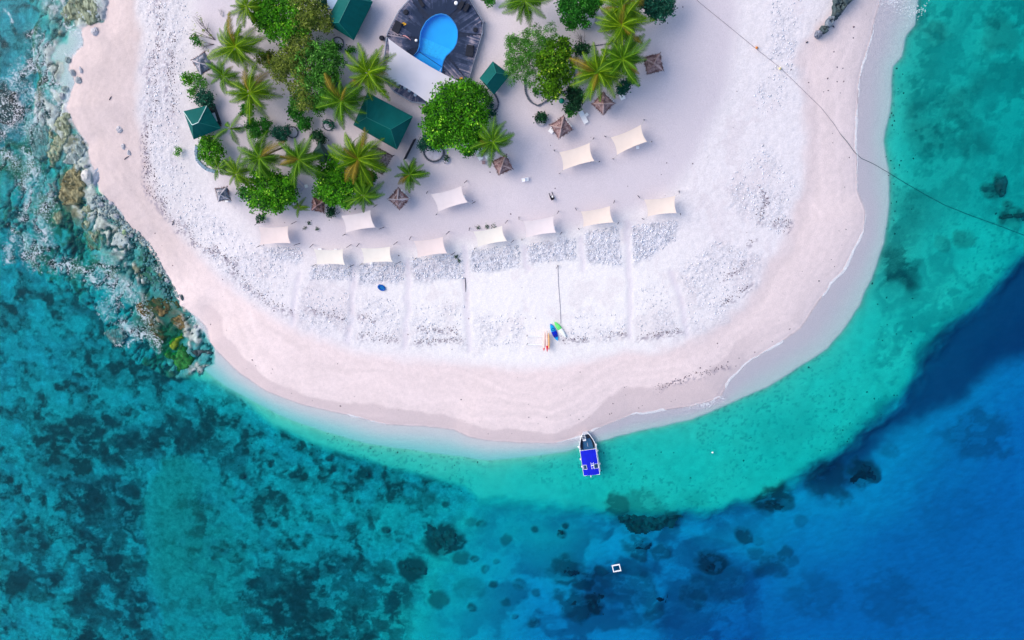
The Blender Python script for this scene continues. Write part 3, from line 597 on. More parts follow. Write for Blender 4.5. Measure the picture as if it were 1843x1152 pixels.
slab('rock_slab', [(296, 636), (312, 634), (330, 624), (344, 640), (347, 656), (334, 666), (322, 672), (310, 656)], 0.10, -0.6, m_moss2, 'vivid green algae covered rock at the corner of the beach', 'rock', GRS, seed=16, rough=.35)
slab('rock_slab', [(337, 628), (356, 626), (378, 632), (384, 640), (362, 644), (350, 648), (342, 640)], 0.08, -0.5, m_dark_r, 'dark fin shaped rock east of the vivid green rock', 'rock', GRS, seed=17, rough=.25)
slab('rock_slab', [(353, 660), (366, 652), (386, 650), (372, 662), (364, 674), (356, 676)], 0.05, -0.5, m_teal_r, 'small dark green wedge of rock in the shallows of the beach corner', 'rock', GRS, seed=18, rough=.2)
slab('rock_slab', [(-10, 160), (18, 166), (25, 190), (20, 215), (5, 225), (-12, 220)], -0.25, -1.2, m_dark_r, 'dark submerged rock hump at the left edge of the picture', 'rock', GRS, seed=19, rough=.3)
slab('rock_slab', [(185, 590), (205, 588), (222, 600), (222, 618), (200, 622), (186, 610)], -0.08, -1.0, m_teal_r, 'grey rock table at the seaward end of the shelf', 'rock', GRS, seed=20, rough=.2)
slab('wet_hollow_rock', [(167, 322), (172, 300), (180, 290), (191, 298), (190, 314), (182, 328), (172, 334)], 0.28, -0.1, mat('blue_grey_rock', (0.25, 0.30, 0.38), 0.7, 0.3, 1.2, 0.4), 'blue grey tongue of bare rock let into the sand', 'rock', seed=21, rough=.12)

bold = [(157, 318, 9, 13, .9, m_pale_r, 'white boulder wedged on the brown rock slab'), (171, 57, 7, 8, .5, m_sandr, 'sand coloured boulder just below the olive slab at the top'), (123, 108, 5, 6, .5, m_teal_r, 'dark boulder at the foam edge below the upper cove'),
  (132, 131, 5, 6, .6, m_grey_r, 'round grey boulder, upper of two on the waterline'), (142, 144, 6, 7, .6, m_grey_r, 'round grey boulder, lower of two on the waterline'), (146, 126, 3, 6, .3, m_sandr, 'slim sandy boulder half buried beside the waterline pair'),
  (118, 160, 7, 5, .6, m_teal_r, 'dark teal boulder in the wash at the point of the beach'), (113, 173, 5, 7, .5, m_grey_r, 'wave washed boulder above the largest olive slab'), (155, 299, 3.4, 3, .5, m_grey_r, 'small pale boulder in the dark rock pool'),
  (190, 357, 3.5, 4, .4, m_grey_r, 'small boulder on the sand edge under the damp hollow'), (200, 365, 4, 4, .4, m_sandr, 'lavender grey boulder at the sand edge'), (184, 368, 8, 6, .5, m_grey_r, 'smooth grey boulder where the slabs meet the sand'),
  (211, 388, 6, 5, .5, m_grey_r, 'angular grey boulder on the sand edge'), (225, 418, 4, 5, .6, mat('green_stone', (.33, .45, .25), .8, .3, 2), 'pale green angular stone among the shore rocks'), (236, 424, 5, 4, .4, m_grey_r, 'flat stone beside the pale green stone'),
  (302, 504, 6, 5, .5, m_grey_r, 'dark banded boulder jutting into the beach'), (217, 48, 0, 0, 0, None, ''), (215, 233, 6, 6, .35, m_sandr, 'round sand coloured stone half buried on the upper left beach'), (222, 264, 4, 6, .35, m_sandr, 'oval half buried stone below the round one'), (232, 275, 3, 5, .3, m_sandr, 'thin half buried stone beside the driftwood stick'),
  (352, 588, 5, 4, .3, m_grey_r, 'grey stone in the thin wash above the green rocks'), (328, 535, 3, 6, .3, m_dark_r, 'narrow dark rock at the edge of the pink sand')]
k = 0
for (u, v, rx, ry, hh, m_, lb) in bold:
    if not rx: continue
    k += 1; p = G(u, v); mb = MB(); mb.blob((0, 0, 0), (rx*.1, ry*.1, hh), seed=k+40, n=9, m=6, rough=.22)
    tag(mb.build('boulder', m_, loc=(p.x, p.y, max(p.z, -.25)+hh*.1)), lb, 'boulder', 'boulders along the rocky shore')
# rubble of stones where the shelf meets the sand
edge_line = [(176, 350), (202, 372), (230, 408), (265, 437), (290, 483), (305, 508), (320, 535)]
SH = []
for a, b_ in zip(edge_line[:-1], edge_line[1:]):
    for _ in range(int(math.dist(a, b_)*2.8)):
        tt = rs.rand(); off = abs(rs.normal(0, 15))-4; u = a[0]+(b_[0]-a[0])*tt-off*.8; v = a[1]+(b_[1]-a[1])*tt+off*.6
        p = G(u, v); SH.append((p.x, p.y, max(p.z, -.3)+.03, rs.uniform(.5, 2.2)))
tag(scatter_bits('shore_stones', SH, 0.19, mat('shore_stone', (0.26, 0.34, 0.34), 0.85, 0.4, 0.8), 0.6), 'jumble of grey green stones along the rocky shore', 'stones', kind='stuff')

# dark rocks in a row on the eastern beach
GE = G(1480, 45).z
GR = 'dark rocks in a row on the upper right beach'
slab('groyne_rock', [(1494.1, 26.2), (1490.5, 16.5), (1497.8, -3.1), (1522.2, -61.6), (1552.7, -61.6), (1532.0, -7.9), (1516.1, 16.5), (1507.6, 28.7), (1497.8, 36.0), (1489.3, 38.4)], GE+1.3, GE-.2, m_dark_r, 'largest dark rock of the row, running out of the top of the picture', 'rock', GR, st=.15, rough=.5, rag=.5, edge=.2, seed=30)
slab('groyne_rock', [(1486.9, 31.1), (1496.7, 31.1), (1494.2, 44.5), (1488.1, 53.1), (1478.3, 50.6), (1480.8, 39.6)], GE+1.3, GE-.2, mat('grey_blue_rock', (.16, .20, .25), .8, .5, 1.5, .8, 6), 'blue grey hollow rock, second of the row from the top', 'rock', GR, st=.1, rough=.4, rag=.25, edge=.12, seed=31)
slab('groyne_rock', [(1473.7, 47.7), (1482.2, 48.9), (1482.2, 57.5), (1476.1, 62.4), (1468.8, 59.9), (1468.8, 52.6)], GE+1.3, GE-.2, m_dark_r, 'black rounded rock, third of the row from the top', 'rock', GR, st=.1, rough=.4, rag=.25, edge=.12, seed=32)
slab('groyne_rock', [(1461.0, 59.1), (1468.3, 56.7), (1474.4, 60.3), (1472.0, 68.9), (1464.6, 72.5), (1459.8, 66.4)], GE+1.2, GE-.2, mat('speckled_rock', (.17, .19, .25), .8, .6, 3, .8, 8), 'speckled rock at the low end of the dark row', 'rock', GR, st=.1, rough=.4, rag=.25, edge=.12, seed=33)

# coral heads standing on the sea floor
GC = 'dark coral heads on the sea floor'
m_coral = mat('coral_head', (0.03, 0.10, 0.11), 0.9, 0.5, 0.7, 1.0, 3)
m_coral2 = mat('deep_coral', (0.02, 0.07, 0.09), 0.9, 0.5, 0.7, 1.0, 3)
CH = [([(763, 968), (775, 952), (800, 955), (824, 960), (826, 975), (812, 998), (795, 1000), (778, 990), (764, 980)], 'black coral patch in the middle of the pale reef flat', m_coral),
 ([(722, 1024), (745, 1018), (776, 1020), (776, 1040), (745, 1044), (724, 1036)], 'oblong black coral patch below the largest reef patch', m_coral),
 ([(1087, 910), (1100, 900), (1128, 901), (1142, 912), (1168, 924), (1200, 930), (1222, 928), (1226, 942), (1208, 952), (1190, 968), (1160, 972), (1136, 966), (1112, 946), (1092, 925)], 'long dark reef below the boat at the edge of the turquoise shelf', m_coral),
 ([(1357, 900), (1368, 888), (1385, 894), (1412, 888), (1430, 900), (1433, 914), (1418, 928), (1385, 926), (1362, 914)], 'dark reef clump on the edge of the shelf, between long reef and round head', m_coral),
 ([(1545, 870), (1552, 857), (1572, 852), (1592, 860), (1598, 876), (1586, 890), (1562, 895), (1548, 884)], 'round ring shaped coral head in the deep blue water', m_coral2),
 ([(1130, 990), (1150, 992), (1175, 1000), (1170, 1014), (1150, 1012), (1132, 1002)], 'small blurred coral head right above the floating square frame', m_coral2),
 ([(1185, 1012), (1205, 1008), (1216, 1022), (1210, 1034), (1192, 1030)], 'coral head to the right of the floating square frame', m_coral2),
 ([(995, 1040), (1020, 1035), (1036, 1045), (1030, 1058), (1000, 1056)], 'brownish coral clump left of the floating square frame', m_coral2),
 ([(1262, 1036), (1282, 1026), (1300, 1036), (1302, 1052), (1280, 1064), (1264, 1054)], 'coral head in the navy patch at bottom right', m_coral2),
 ([(1052, 1100), (1066, 1096), (1084, 1106), (1082, 1130), (1064, 1136), (1054, 1120)], 'dark coral head near the bottom edge under the square frame', m_coral),
 ([(996, 1100), (1020, 1098), (1046, 1110), (1044, 1124), (1010, 1122)], 'low coral bank at the bottom edge beside a darker head', m_coral),
 ([(1335, 980), (1350, 976), (1360, 988), (1350, 998), (1336, 994)], 'small coral head in open blue water', m_coral2), ([(1410, 1016), (1426, 1014), (1436, 1024), (1424, 1034), (1410, 1028)], 'solitary small coral head toward the right of the deep water', m_coral2),
 ([(1368, 1030), (1400, 1034), (1420, 1050), (1400, 1066), (1374, 1056)], 'dim coral bank in the deep water', m_coral2), ([(1170, 1100), (1194, 1096), (1204, 1112), (1190, 1124), (1172, 1116)], 'coral head at the bottom, right of the low coral bank', m_coral2),
 ([(652, 856), (660, 853), (665, 861), (658, 867), (651, 864)], 'small black coral rock close to the lower beach', m_coral), ([(688, 958), (700, 955), (703, 962), (694, 966)], 'tiny black coral rock above the oblong patch', m_coral),
 ([(427, 860), (436, 858), (438, 866), (430, 868)], 'black coral rock on the pale green sandbank', m_coral), ([(1003, 968), (1012, 966), (1014, 974), (1006, 976)], 'dark coral rock halfway between boat and square frame', m_coral),
 ([(1790, 322), (1818, 318), (1818, 350), (1808, 358), (1792, 348)], 'square dark reef block near the right edge', m_coral), ([(1812, 362), (1824, 362), (1824, 374), (1812, 374)], 'small dark reef under the square reef block', m_coral), ([(1795, 384), (1850, 386), (1850, 396), (1800, 396)], 'long dark reef bar at the right edge', m_coral)]
for i, (pl, lb, m_) in enumerate(CH):
    c = G(sum(p[0] for p in pl)/len(pl), sum(p[1] for p in pl)/len(pl))
    s_ = 1.0
    dp = c.z < -2.2
    slab('coral_head', pl, c.z+0.5, c.z-0.25, m_, lb, 'coral', GC, st=.22 if i > 14 else .3, rough=.6, strata=.3, rag=1.7 if i < 15 else .4, edge=1.3 if i < 15 else .3, seed=50+i)

# ================================================================ SHADE SAILS
m_pole = mat('dark_timber_pole', (0.06, 0.05, 0.07), 0.7, 0.2)
m_rope = mat('pale_rope', (0.55, 0.52, 0.48), 0.9, 0.1)
sail_cols = {'pink': (0.83, 0.69, 0.65), 'lav': (0.81, 0.71, 0.70), 'cream': (0.85, 0.78, 0.69), 'peach': (0.86, 0.72, 0.62)}
m_sail = {k: mat('sail_'+k, v, 0.8, 0.05, 0.5, 0.08, 30) for k, v in sail_cols.items()}
def sail_cloth(c, sag, belly=0.12, n=14):
    """c: four world corners; edges curve inwards"""
    ctr = sum(c, Vector())/4; V = []
    for j in range(n+1):
        for i in range(n+1):
            u, v = i/n, j/n
            p = c[0]*(1-u)*(1-v)+c[1]*u*(1-v)+c[2]*u*v+c[3]*(1-u)*v
            pu = (1-abs(2*u-1)**2); pv = (1-abs(2*v-1)**2)
            eu = abs(2*v-1)**2.5*pu; ev = abs(2*u-1)**2.5*pv
            p = p+(c[0]*(1-u)*.5+c[1]*u*.5+c[3]*(1-u)*.5+c[2]*u*.5-p)*eu*sag+(c[0]*(1-v)*.5+c[3]*v*.5+c[1]*(1-v)*.5+c[2]*v*.5-p)*ev*sag*0.8
            p = p-Vector((0, 0, belly*pu*pv))
            V.append(p)
    f = [(j*(n+1)+i, j*(n+1)+i+1, (j+1)*(n+1)+i+1, (j+1)*(n+1)+i) for j in range(n) for i in range(n)]
    return V, f
SAILS = [([(465.8, 408.7), (518.7, 407), (523, 437.8), (467.8, 441)], 'pink', 'leftmost pale pink shade sail on four poles near the sea'),
 ([(614.4, 388.3), (666.6, 378), (675.4, 409.6), (622.5, 418.8)], 'lav', 'lilac shade sail touching the small palm below the trees'),
 ([(564.8, 448.7), (618, 448.7), (621, 477), (569.6, 475.8)], 'cream', 'cream shade sail, left one of the cream pair in the front row'),
 ([(649.5, 446.7), (702.4, 444), (706.5, 471.5), (654, 473.8)], 'cream', 'cream shade sail with a white table at its lower edge'),
 ([(744.5, 433.8), (797.4, 426.3), (804.9, 456), (751.3, 463.6)], 'pink', 'rosy shade sail right of the cream pair'),
 ([(852, 416.8), (903.8, 406.6), (912.6, 434), (859.7, 444)], 'cream', 'warm cream shade sail with three tufts of weed above it'),
 ([(941.8, 397.8), (996.7, 389), (1000.8, 418.8), (945.8, 427.7)], 'lav', 'pale lilac shade sail above the top of the long rope'),
 ([(1045.3, 380.9), (1098.2, 370.7), (1104.3, 400.6), (1049.3, 408.4)], 'peach', 'peach shade sail over the squarest rubble bed'),
 ([(1159.3, 359.2), (1215.6, 352.4), (1217.6, 383.6), (1165.4, 389.7)], 'peach', 'rightmost peach shade sail of the front row'),
 ([(1006.5, 274), (1061.4, 257), (1069.6, 289.8), (1013.2, 306.5)], 'peach', 'tilted peach shade sail below the thatched shelter with white loungers'),
 ([(1099.4, 247.5), (1153.7, 224.4), (1164.5, 255), (1110.3, 279)], 'peach', 'topmost right peach shade sail with a white table under its edge'),
 ([(775.3, 349.9), (830.3, 335), (841.8, 364.4), (788.9, 381.1)], 'lav', 'pinkish shade sail standing alone between the palm and the white chairs')]
for cs, kind_, lb in SAILS:
    g0 = G(sum(c[0] for c in cs)/4, sum(c[1] for c in cs)/4); zt = g0.z+2.1
    hs = [zt+.18, zt-.05, zt+.18, zt-.05]; wc = [P(c[0], c[1], h) for c, h in zip(cs, hs)]
    ct = sum(wc, Vector())/4
    root = empty('shade_sail', (ct.x, ct.y, g0.z)); tag(root, lb, 'shade sail', 'shade sails on the sand')
    L = Vector((ct.x, ct.y, g0.z))
    V, f = sail_cloth([p-L for p in wc], 0.115)
    n_ = len(V); V2 = V+[v-Vector((0, 0, .02)) for v in V]; f2 = f+[tuple(n_+i for i in q[::-1]) for q in f]
    me = bpy.data.meshes.new('sail_cloth'); me.from_pydata(V2, [], f2); link('sail_cloth', me, m_sail[kind_], root, smooth=True)
    for p in wc:
        o = (p-ct); o.z = 0; o = o.normalized()
        top = p+o*0.75+Vector((0, 0, .25)); base = top+o*0.25; 
        base.z = gz(base.x, base.y)-.1
        mb = MB(); mb.tube([base-L, top-L], [.06, .05], 6); mb.build('pole', m_pole, root)
        mb = MB(); mb.tube([p-L, top-L], .02, 4); mb.build('rope', m_rope, root)

# ================================================================ GREEN HIP ROOFED HUTS
m_roof = mat('green_roof_sheet', (0.0005, 0.105, 0.098), 0.6, 0.12, 0.5, 0.05, 4, spec=0.12)
m_roofd = mat('dark_green_roof_sheet', (0.006, 0.055, 0.045), 0.45, 0.15, 0.7, spec=0.5)
m_cap = mat('pale_ridge_cap', (0.62, 0.80, 0.76), 0.5, 0.05)
m_wall = mat('hut_wall', (0.10, 0.09, 0.08), 0.8, 0.2)
m_capg = mat('green_ridge_cap', (0.012, 0.20, 0.17), 0.5, 0.08)
def hip_hut(name, eav, ridge, ze, zr, label, m=m_roof, white=(), parts_extra=None, sheets=True):
    g0 = G(sum(c[0] for c in eav)/4, sum(c[1] for c in eav)/4)
    E = [P(x, y, g0.z+ze) for x, y in eav]; Rg_ = [P(x, y, g0.z+zr) for x, y in ridge]
    ct = sum(E, Vector())/4; L = Vector((ct.x, ct.y, g0.z)); E = [p-L for p in E]; Rg_ = [p-L for p in Rg_]
    root = empty(name, L); tag(root, label, 'hut')
    # faces: E0-E1 (end or side) ... ridge[0] near E0/E1?, built by nearest ridge end
    df = [(e.xy-Rg_[0].xy).length-(e.xy-Rg_[1].xy).length for e in E]
    o_ = sorted(range(4), key=lambda k: df[k]); near = [0 if i in o_[:2] else 1 for i in range(4)]
    for i in range(4):
        j = (i+1) % 4; a, b_ = E[i], E[j]; ra, rb = Rg_[near[i]], Rg_[near[j]]
        V = [a, b_, rb, ra] if near[i] != near[j] else [a, b_, ra]
        nrm = (V[1]-V[0]).cross(V[2]-V[0]).normalized()
        if nrm.z < 0: nrm = -nrm
        mb = MB(); n_ = len(V)
        # slightly sagging sheet subdivided towards the ridge
        mb.add(V+[v-nrm*.05 for v in V], [tuple(range(n_)), tuple(range(n_, 2*n_))[::-1]]+[(q, (q+1) % n_, n_+(q+1) % n_, n_+q) for q in range(n_)])
        pan = mb.build('roof_panel', m, root)
        if sheets and (b_-a).length > 2.5:
            # standing seams
            d = (b_-a); nseam = int(d.length/0.9); mb = MB()
            for q in range(1, nseam):
                s0 = a+d*(q/nseam); up = (((ra+rb)/2)-(a+b_)/2); up = up-d.normalized()*up.dot(d.normalized())
                # clip against the hips
                tmax = 1.0; fr_ = q/nseam
                la = ((ra-a).dot(d.normalized()))/d.length; lb_ = 1-((rb-b_).dot(-d.normalized()))/d.length
                if la > 1e-3 and fr_ < la: tmax = min(tmax, fr_/la)
                if (1-lb_) > 1e-3 and fr_ > lb_: tmax = min(tmax, (1-fr_)/(1-lb_))
                if tmax > .12: mb.tube([s0+nrm*.008, s0+up*tmax*.97+nrm*.008], .016, 4)
            if mb.v: mb.build('seam', m, pan)
    segs = [(Rg_[0], Rg_[1], 'r')]+[(E[i], Rg_[near[i]], i) for i in range(4)]
    for a, b_, key in segs:
        mb = MB(); mb.tube([a+Vector((0, 0, .03)), b_+Vector((0, 0, .03))], .07 if key in white else .045, 5); mb.build('ridge_cap', m_cap if key in white else m_capg if m is m_roof else m, root)
    cE = sum(E, Vector())/4; ins = [cE+(e-cE)*.76 for e in E]
    V = [Vector((p.x, p.y, -.1)) for p in ins]+[Vector((p.x, p.y, ze-.12)) for p in ins]
    mb = MB(); mb.add(V, [(0, 1, 5, 4), (1, 2, 6, 5), (2, 3, 7, 6), (3, 0, 4, 7), (4, 5, 6, 7)]); mb.build('wall', m_wall, root)
    # fascia
    mb = MB()
    for i in range(4): mb.tube([E[i]-Vector((0, 0, .04)), E[(i+1) % 4]-Vector((0, 0, .04))], .05, 4)
    mb.build('fascia', m, root)
    return root, L
h1, L1 = hip_hut('green_hut', [(330.4, 200.6), (372, 190.5), (397, 231), (348.7, 250.5)], [(346, 225), (357, 220.5)], 2.4, 4.3, 'small green hip roofed hut with pale ridge trims on the left shore', white=(0, 1, 'r'))
hip_hut('green_hut', [(585.6, 40.7), (625, -32), (670.4, 3.5), (636.5, 72)], [(610, 41), (632, -4)], 2.6, 4.6, 'green hip roofed hut cut by the top of the picture beside the pool deck')
hip_hut('green_hut', [(661.5, 167), (742.5, 210), (714.3, 269), (636.3, 225)], [(659.8, 211.5), (703.5, 233)], 2.8, 4.9, 'largest green hip roofed hut below the white pool sail')
hip_hut('green_hut', [(887, 111), (917.5, 135), (889, 170), (863.6, 141)], [(892.8, 131), (876, 152)], 2.4, 3.8, 'small bright green hip roofed hut right of the pool deck')
hip_hut('green_hut', [(576, 256), (597.5, 282), (581.5, 296), (563, 274)], [(577, 266), (585, 278)], 2.2, 3.0, 'dark green shed half hidden under palm fronds', m=m_roofd)
hip_hut('green_hut', [(578, 146), (606, 138), (618, 165), (592, 176)], [(592, 152), (600, 162)], 2.2, 3.0, 'dark green roof hidden below the big olive tree', m=m_roofd)
hip_hut('teal_tent', [(461, 346), (520, 330), (527, 356), (470, 374)], [(478, 352), (508, 345)], 2.1, 3.0, 'teal roofed tent glimpsed under the round tree on the left', m=mat('teal_canvas', (0.01, 0.25, 0.28), 0.7, 0.2))
# white air conditioner box and pale shelf at the huts
def simple_box(name, px, dz, dims, rz, m, label, cat, legs=False):
    p = G(*px); root = empty(name, (p.x, p.y, p.z), R(rz)); tag(root, label, cat)
    mb = MB(); mb.box((0, 0, dz), dims); mb.build('casing' if not legs else 'top', m, root)
    if legs:
        for a in (-1, 1):
            for b_ in (-1, 1):
                mb = MB(); mb.box((a*dims[0]*.42, b_*dims[1]*.42, dz/2-.03), (.06, .06, dz)); mb.build('leg', m, root)
    else:
        mb = MB(); mb.box((0, 0, dz+dims[2]/2+.02), (dims[0]*.6, dims[1]*.6, .04)); mb.build('lid', m, root)
    return root
m_white = mat('white_plastic', (0.94, 0.94, 0.95), 0.5, 0.04)
m_blueg = mat('pale_blue_plastic', (0.45, 0.58, 0.72), 0.5, 0.06)
simple_box('white_cabinet', (388, 211.5), .5, (.9, 1.5, .9), 12, mat('pale_cabinet', (.62, .72, .84), .5, .05), 'pale cabinet on the dark annex beside the small left hut', 'cabinet')
simple_box('dark_annex', (386, 207), .35, (1.5, 3.6, .7), 14, mat('dark_annex', (.012, .03, .04), .6, .3), 'low dark annex against the small left hut', 'annex')
simple_box('pale_bench', (592, 266), .75, (.55, 2.9, .1), 40, mat('pale_bench', (.62, .66, .72), .6, .1), 'long pale blue bench against the half hidden green shed', 'bench', True)
# ================================================================ POOL DECK
zd0 = G(790, 60).z; ZD = zd0+1.0
DK = [(697.6, 61), (719, 20), (739, -2), (765, -38), (815, -40), (843, -2), (868, 40.7), (866, 62), (842, 146), (810, 178), (773, 187), (741.6, 183), (710, 165), (690, 140), (692, 105)]
DW = [P(x, y, ZD) for x, y in DK]
POOL = [(794, 25.8), (784, 27.8), (775, 32.6), (767, 40), (761.4, 50), (758, 58), (756.7, 68), (756, 78), (755, 85), (752, 92.3), (746, 99), (737, 105), (730, 112), (735, 122), (752, 133), (775, 141), (790, 140), (793.5, 134), (795, 126), (796, 116), (798, 108), (802, 100), (809, 94), (815.7, 86.8), (820.5, 78), (822.5, 68), (822.8, 56), (819.5, 46), (814.3, 38), (809, 32), (803, 28)]
PW = [P(x, y, ZD) for x, y in POOL]
pc = P(790, 62, ZD); PL = Vector((pc.x, pc.y, zd0))
deck = empty('pool_deck', PL); tag(deck, 'raised weathered wooden pool deck with many sides', 'deck')
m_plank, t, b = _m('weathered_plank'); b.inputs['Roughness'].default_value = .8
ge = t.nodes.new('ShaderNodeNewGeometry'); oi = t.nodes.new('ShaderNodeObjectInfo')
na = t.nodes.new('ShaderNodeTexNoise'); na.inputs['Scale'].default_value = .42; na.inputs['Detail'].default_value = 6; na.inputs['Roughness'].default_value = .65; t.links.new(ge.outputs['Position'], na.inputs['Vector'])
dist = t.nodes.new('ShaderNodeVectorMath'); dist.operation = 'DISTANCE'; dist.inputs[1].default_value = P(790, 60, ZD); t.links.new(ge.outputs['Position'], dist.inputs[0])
darkened = t.nodes.new('ShaderNodeMapRange'); darkened.inputs[1].default_value = 3.0; darkened.inputs[2].default_value = 7.5; darkened.inputs[3].default_value = -.22; darkened.inputs[4].default_value = .07; t.links.new(dist.outputs['Value'], darkened.inputs[0])  # planks darker towards the pool, paler further out
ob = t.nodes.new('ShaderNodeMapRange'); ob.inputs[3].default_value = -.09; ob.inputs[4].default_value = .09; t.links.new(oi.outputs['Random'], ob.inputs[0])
s1 = t.nodes.new('ShaderNodeMath'); s1.operation = 'ADD'; t.links.new(na.outputs[0], s1.inputs[0]); t.links.new(darkened.outputs[0], s1.inputs[1])
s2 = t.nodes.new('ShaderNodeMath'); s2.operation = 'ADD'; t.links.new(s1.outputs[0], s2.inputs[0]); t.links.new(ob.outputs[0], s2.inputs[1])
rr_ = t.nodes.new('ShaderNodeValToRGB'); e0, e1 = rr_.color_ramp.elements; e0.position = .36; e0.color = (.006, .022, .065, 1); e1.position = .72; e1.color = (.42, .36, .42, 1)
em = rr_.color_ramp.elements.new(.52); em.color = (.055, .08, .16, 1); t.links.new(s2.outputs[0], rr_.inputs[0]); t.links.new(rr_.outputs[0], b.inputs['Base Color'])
m_deckd = mat('deck_base', (0.02, 0.03, 0.06), 0.9, 0.2)
def inpoly(p, poly):
    r = False
    for i in range(len(poly)):
        a, b_ = poly[i], poly[i-1]
        if (a.y > p.y) != (b_.y > p.y) and p.x < (b_.x-a.x)*(p.y-a.y)/(b_.y-a.y)+a.x: r = not r
    return r
# fascia wall of the deck
mb = MB(); n_ = len(DW)
V = [p-PL for p in DW]
mb.add([Vector((p.x, p.y, -.3)) for p in V]+[Vector((p.x, p.y, ZD-zd0-.06)) for p in V], [(i, (i+1) % n_, n_+(i+1) % n_, n_+i) for i in range(n_)])
mb.build('deck_skirt', m_deckd, deck)
# planks, one object each, sharing one unit mesh
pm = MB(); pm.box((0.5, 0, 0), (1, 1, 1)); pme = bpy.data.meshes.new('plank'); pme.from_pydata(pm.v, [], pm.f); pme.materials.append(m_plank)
ctrW = P(789, 72, ZD)
def hit(o, d, poly, far=40):
    best = far
    for i in range(len(poly)):
        a, b_ = poly[i-1], poly[i]; ex, ey = b_.x-a.x, b_.y-a.y; den = d.x*ey-d.y*ex
        if abs(den) < 1e-9: continue
        tt = ((a.x-o.x)*ey-(a.y-o.y)*ex)/den; s_ = ((a.x-o.x)*d.y-(a.y-o.y)*d.x)/den
        if tt > 1e-3 and 0 <= s_ <= 1: best = min(best, tt)
    return best
nplank = 0
for i in range(n_):
    a, b_ = DW[i], DW[(i+1) % n_]; L = (b_-a).xy.length; dirv = Vector((b_.x-a.x, b_.y-a.y, 0)).normalized()
    nrm = Vector((-dirv.y, dirv.x, 0)); 
    if (ctrW-a).dot(nrm) < 0: nrm = -nrm
    wdt = 0.215; kk = max(1, round(L/wdt)); wdt = L/kk
    for q in range(kk):
        s0 = a+dirv*(q+.5)*wdt
        tt = hit(s0+nrm*.02, nrm, PW)
        # clip at the mitre lines to the centre
        for vtx in (a, b_):
            e = (ctrW-vtx); e.z = 0; den = nrm.x*e.y-nrm.y*e.x
            if abs(den) > 1e-9:
                t1 = ((vtx.x-s0.x)*e.y-(vtx.y-s0.y)*e.x)/den; s1 = ((vtx.x-s0.x)*nrm.y-(vtx.y-s0.y)*nrm.x)/den
                if t1 > 0 and 0 <= s1 <= 1.0: tt = min(tt, t1)
        if tt < .25 or tt > 30: continue
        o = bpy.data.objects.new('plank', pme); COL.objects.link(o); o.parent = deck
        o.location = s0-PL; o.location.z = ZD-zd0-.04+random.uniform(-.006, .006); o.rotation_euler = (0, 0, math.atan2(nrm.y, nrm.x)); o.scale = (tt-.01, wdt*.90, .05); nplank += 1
# base plate under the planks with the pool opening
mb = MB(); ring = [p-PL for p in PW]; m_ = len(ring)
zb = ZD-zd0-.09
V = []; f = []
for i in range(m_):
    d = (PW[i]-ctrW); d.z = 0; d.normalize(); t_ = hit(ctrW, d, DW); q = ctrW+d*t_-PL
    V += [(ring[i].x, ring[i].y, zb), (q.x, q.y, zb)]
for i in range(m_): j = (i+1) % m_; f.append((2*i, 2*i+1, 2*j+1, 2*j))
mb.add(V, f); mb.build('deck_base', m_deckd, deck)
# railing wall along the right side
m_rail = mat('grey_rail', (0.26, 0.28, 0.36), 0.7, 0.3, 2)
rl = [Vector((p.x, p.y, ZD)) for p in DW]
def off(i, d): 
    v = DW[i]-ctrW; v.z = 0; return DW[i]-PL+v.normalized()*d
mb = MB()
for h in (.15, .55, .95): mb.tube([off(i, .25)+Vector((0, 0, h-.1)) for i in (5, 6, 7, 8)], .06, 4)
mb.build('handrail', m_rail, deck)
for i in (5, 6, 7, 8):
    mb = MB(); p = off(i, .25); mb.box((p.x, p.y, (ZD-zd0+.9)/2), (.16, .16, ZD-zd0+1.0)); mb.build('post', m_rail, deck)
mb = MB(); mb.tube([off(i, .1)+Vector((0, 0, .05)) for i in (0, 1, 2)], .08, 4); mb.tube([off(i, .05)+Vector((0, 0, .02)) for i in (9, 10, 11, 12, 13, 14, 0)], .10, 4); mb.build('kerb_rail', mat('pale_kerb_rail', (.34, .38, .48), .7, .2), deck)
# the pool
pool = empty('swimming_pool', PL); tag(pool, 'bright blue keyhole shaped swimming pool set in the wooden deck', 'pool')
m_tile = mat('pool_blue', (0.016, 0.44, 0.90), 0.4, 0.05, 0.6)
cp = sum(ring, Vector())/m_; zt = ZD-zd0
mb = MB(); V = [Vector((p.x, p.y, zt+.02)) for p in ring]+[Vector((p.x, p.y, .12)) for p in ring]
mb.add(V, [(i, (i+1) % m_, m_+(i+1) % m_, m_+i) for i in range(m_)]+[tuple(range(m_, 2*m_))]); mb.build('pool_shell', m_tile, pool)
mb = MB()
inn = [p+(p-cp).normalized()*.16 for p in ring]
mb.add([Vector((p.x, p.y, zt+.03)) for p in ring]+[Vector((p.x, p.y, zt+.03)) for p in inn]+[Vector((p.x, p.y, zt-.1)) for p in inn], [(i, (i+1) % m_, m_+(i+1) % m_, m_+i) for i in range(m_)]+[(m_+i, m_+(i+1) % m_, 2*m_+(i+1) % m_, 2*m_+i) for i in range(m_)])
mb.build('coping', mat('pool_coping', (0.02, 0.22, 0.55), .5, .1), pool)
def stepblk(nm, a, b_, c, d, h, m):
    mb = MB(); q = [P(*x, ZD)-PL for x in (a, b_, c, d)]
    mb.add([Vector((p.x, p.y, .1)) for p in q]+[Vector((p.x, p.y, h)) for p in q], [(0, 1, 5, 4), (1, 2, 6, 5), (2, 3, 7, 6), (3, 0, 4, 7), (4, 5, 6, 7)]); mb.build(nm, m, pool)
stepblk('step', (753.5, 93), (795.5, 123), (792, 140), (732, 112), .62, m_tile)
stepblk('step', (757, 66), (815.5, 91), (799, 110), (754, 93), .34, mat('pool_step_blue', (.03, .50, .92), .4))
mb = MB(); a_ = P(753, 93, ZD)-PL; b2 = P(794.5, 120.5, ZD)-PL
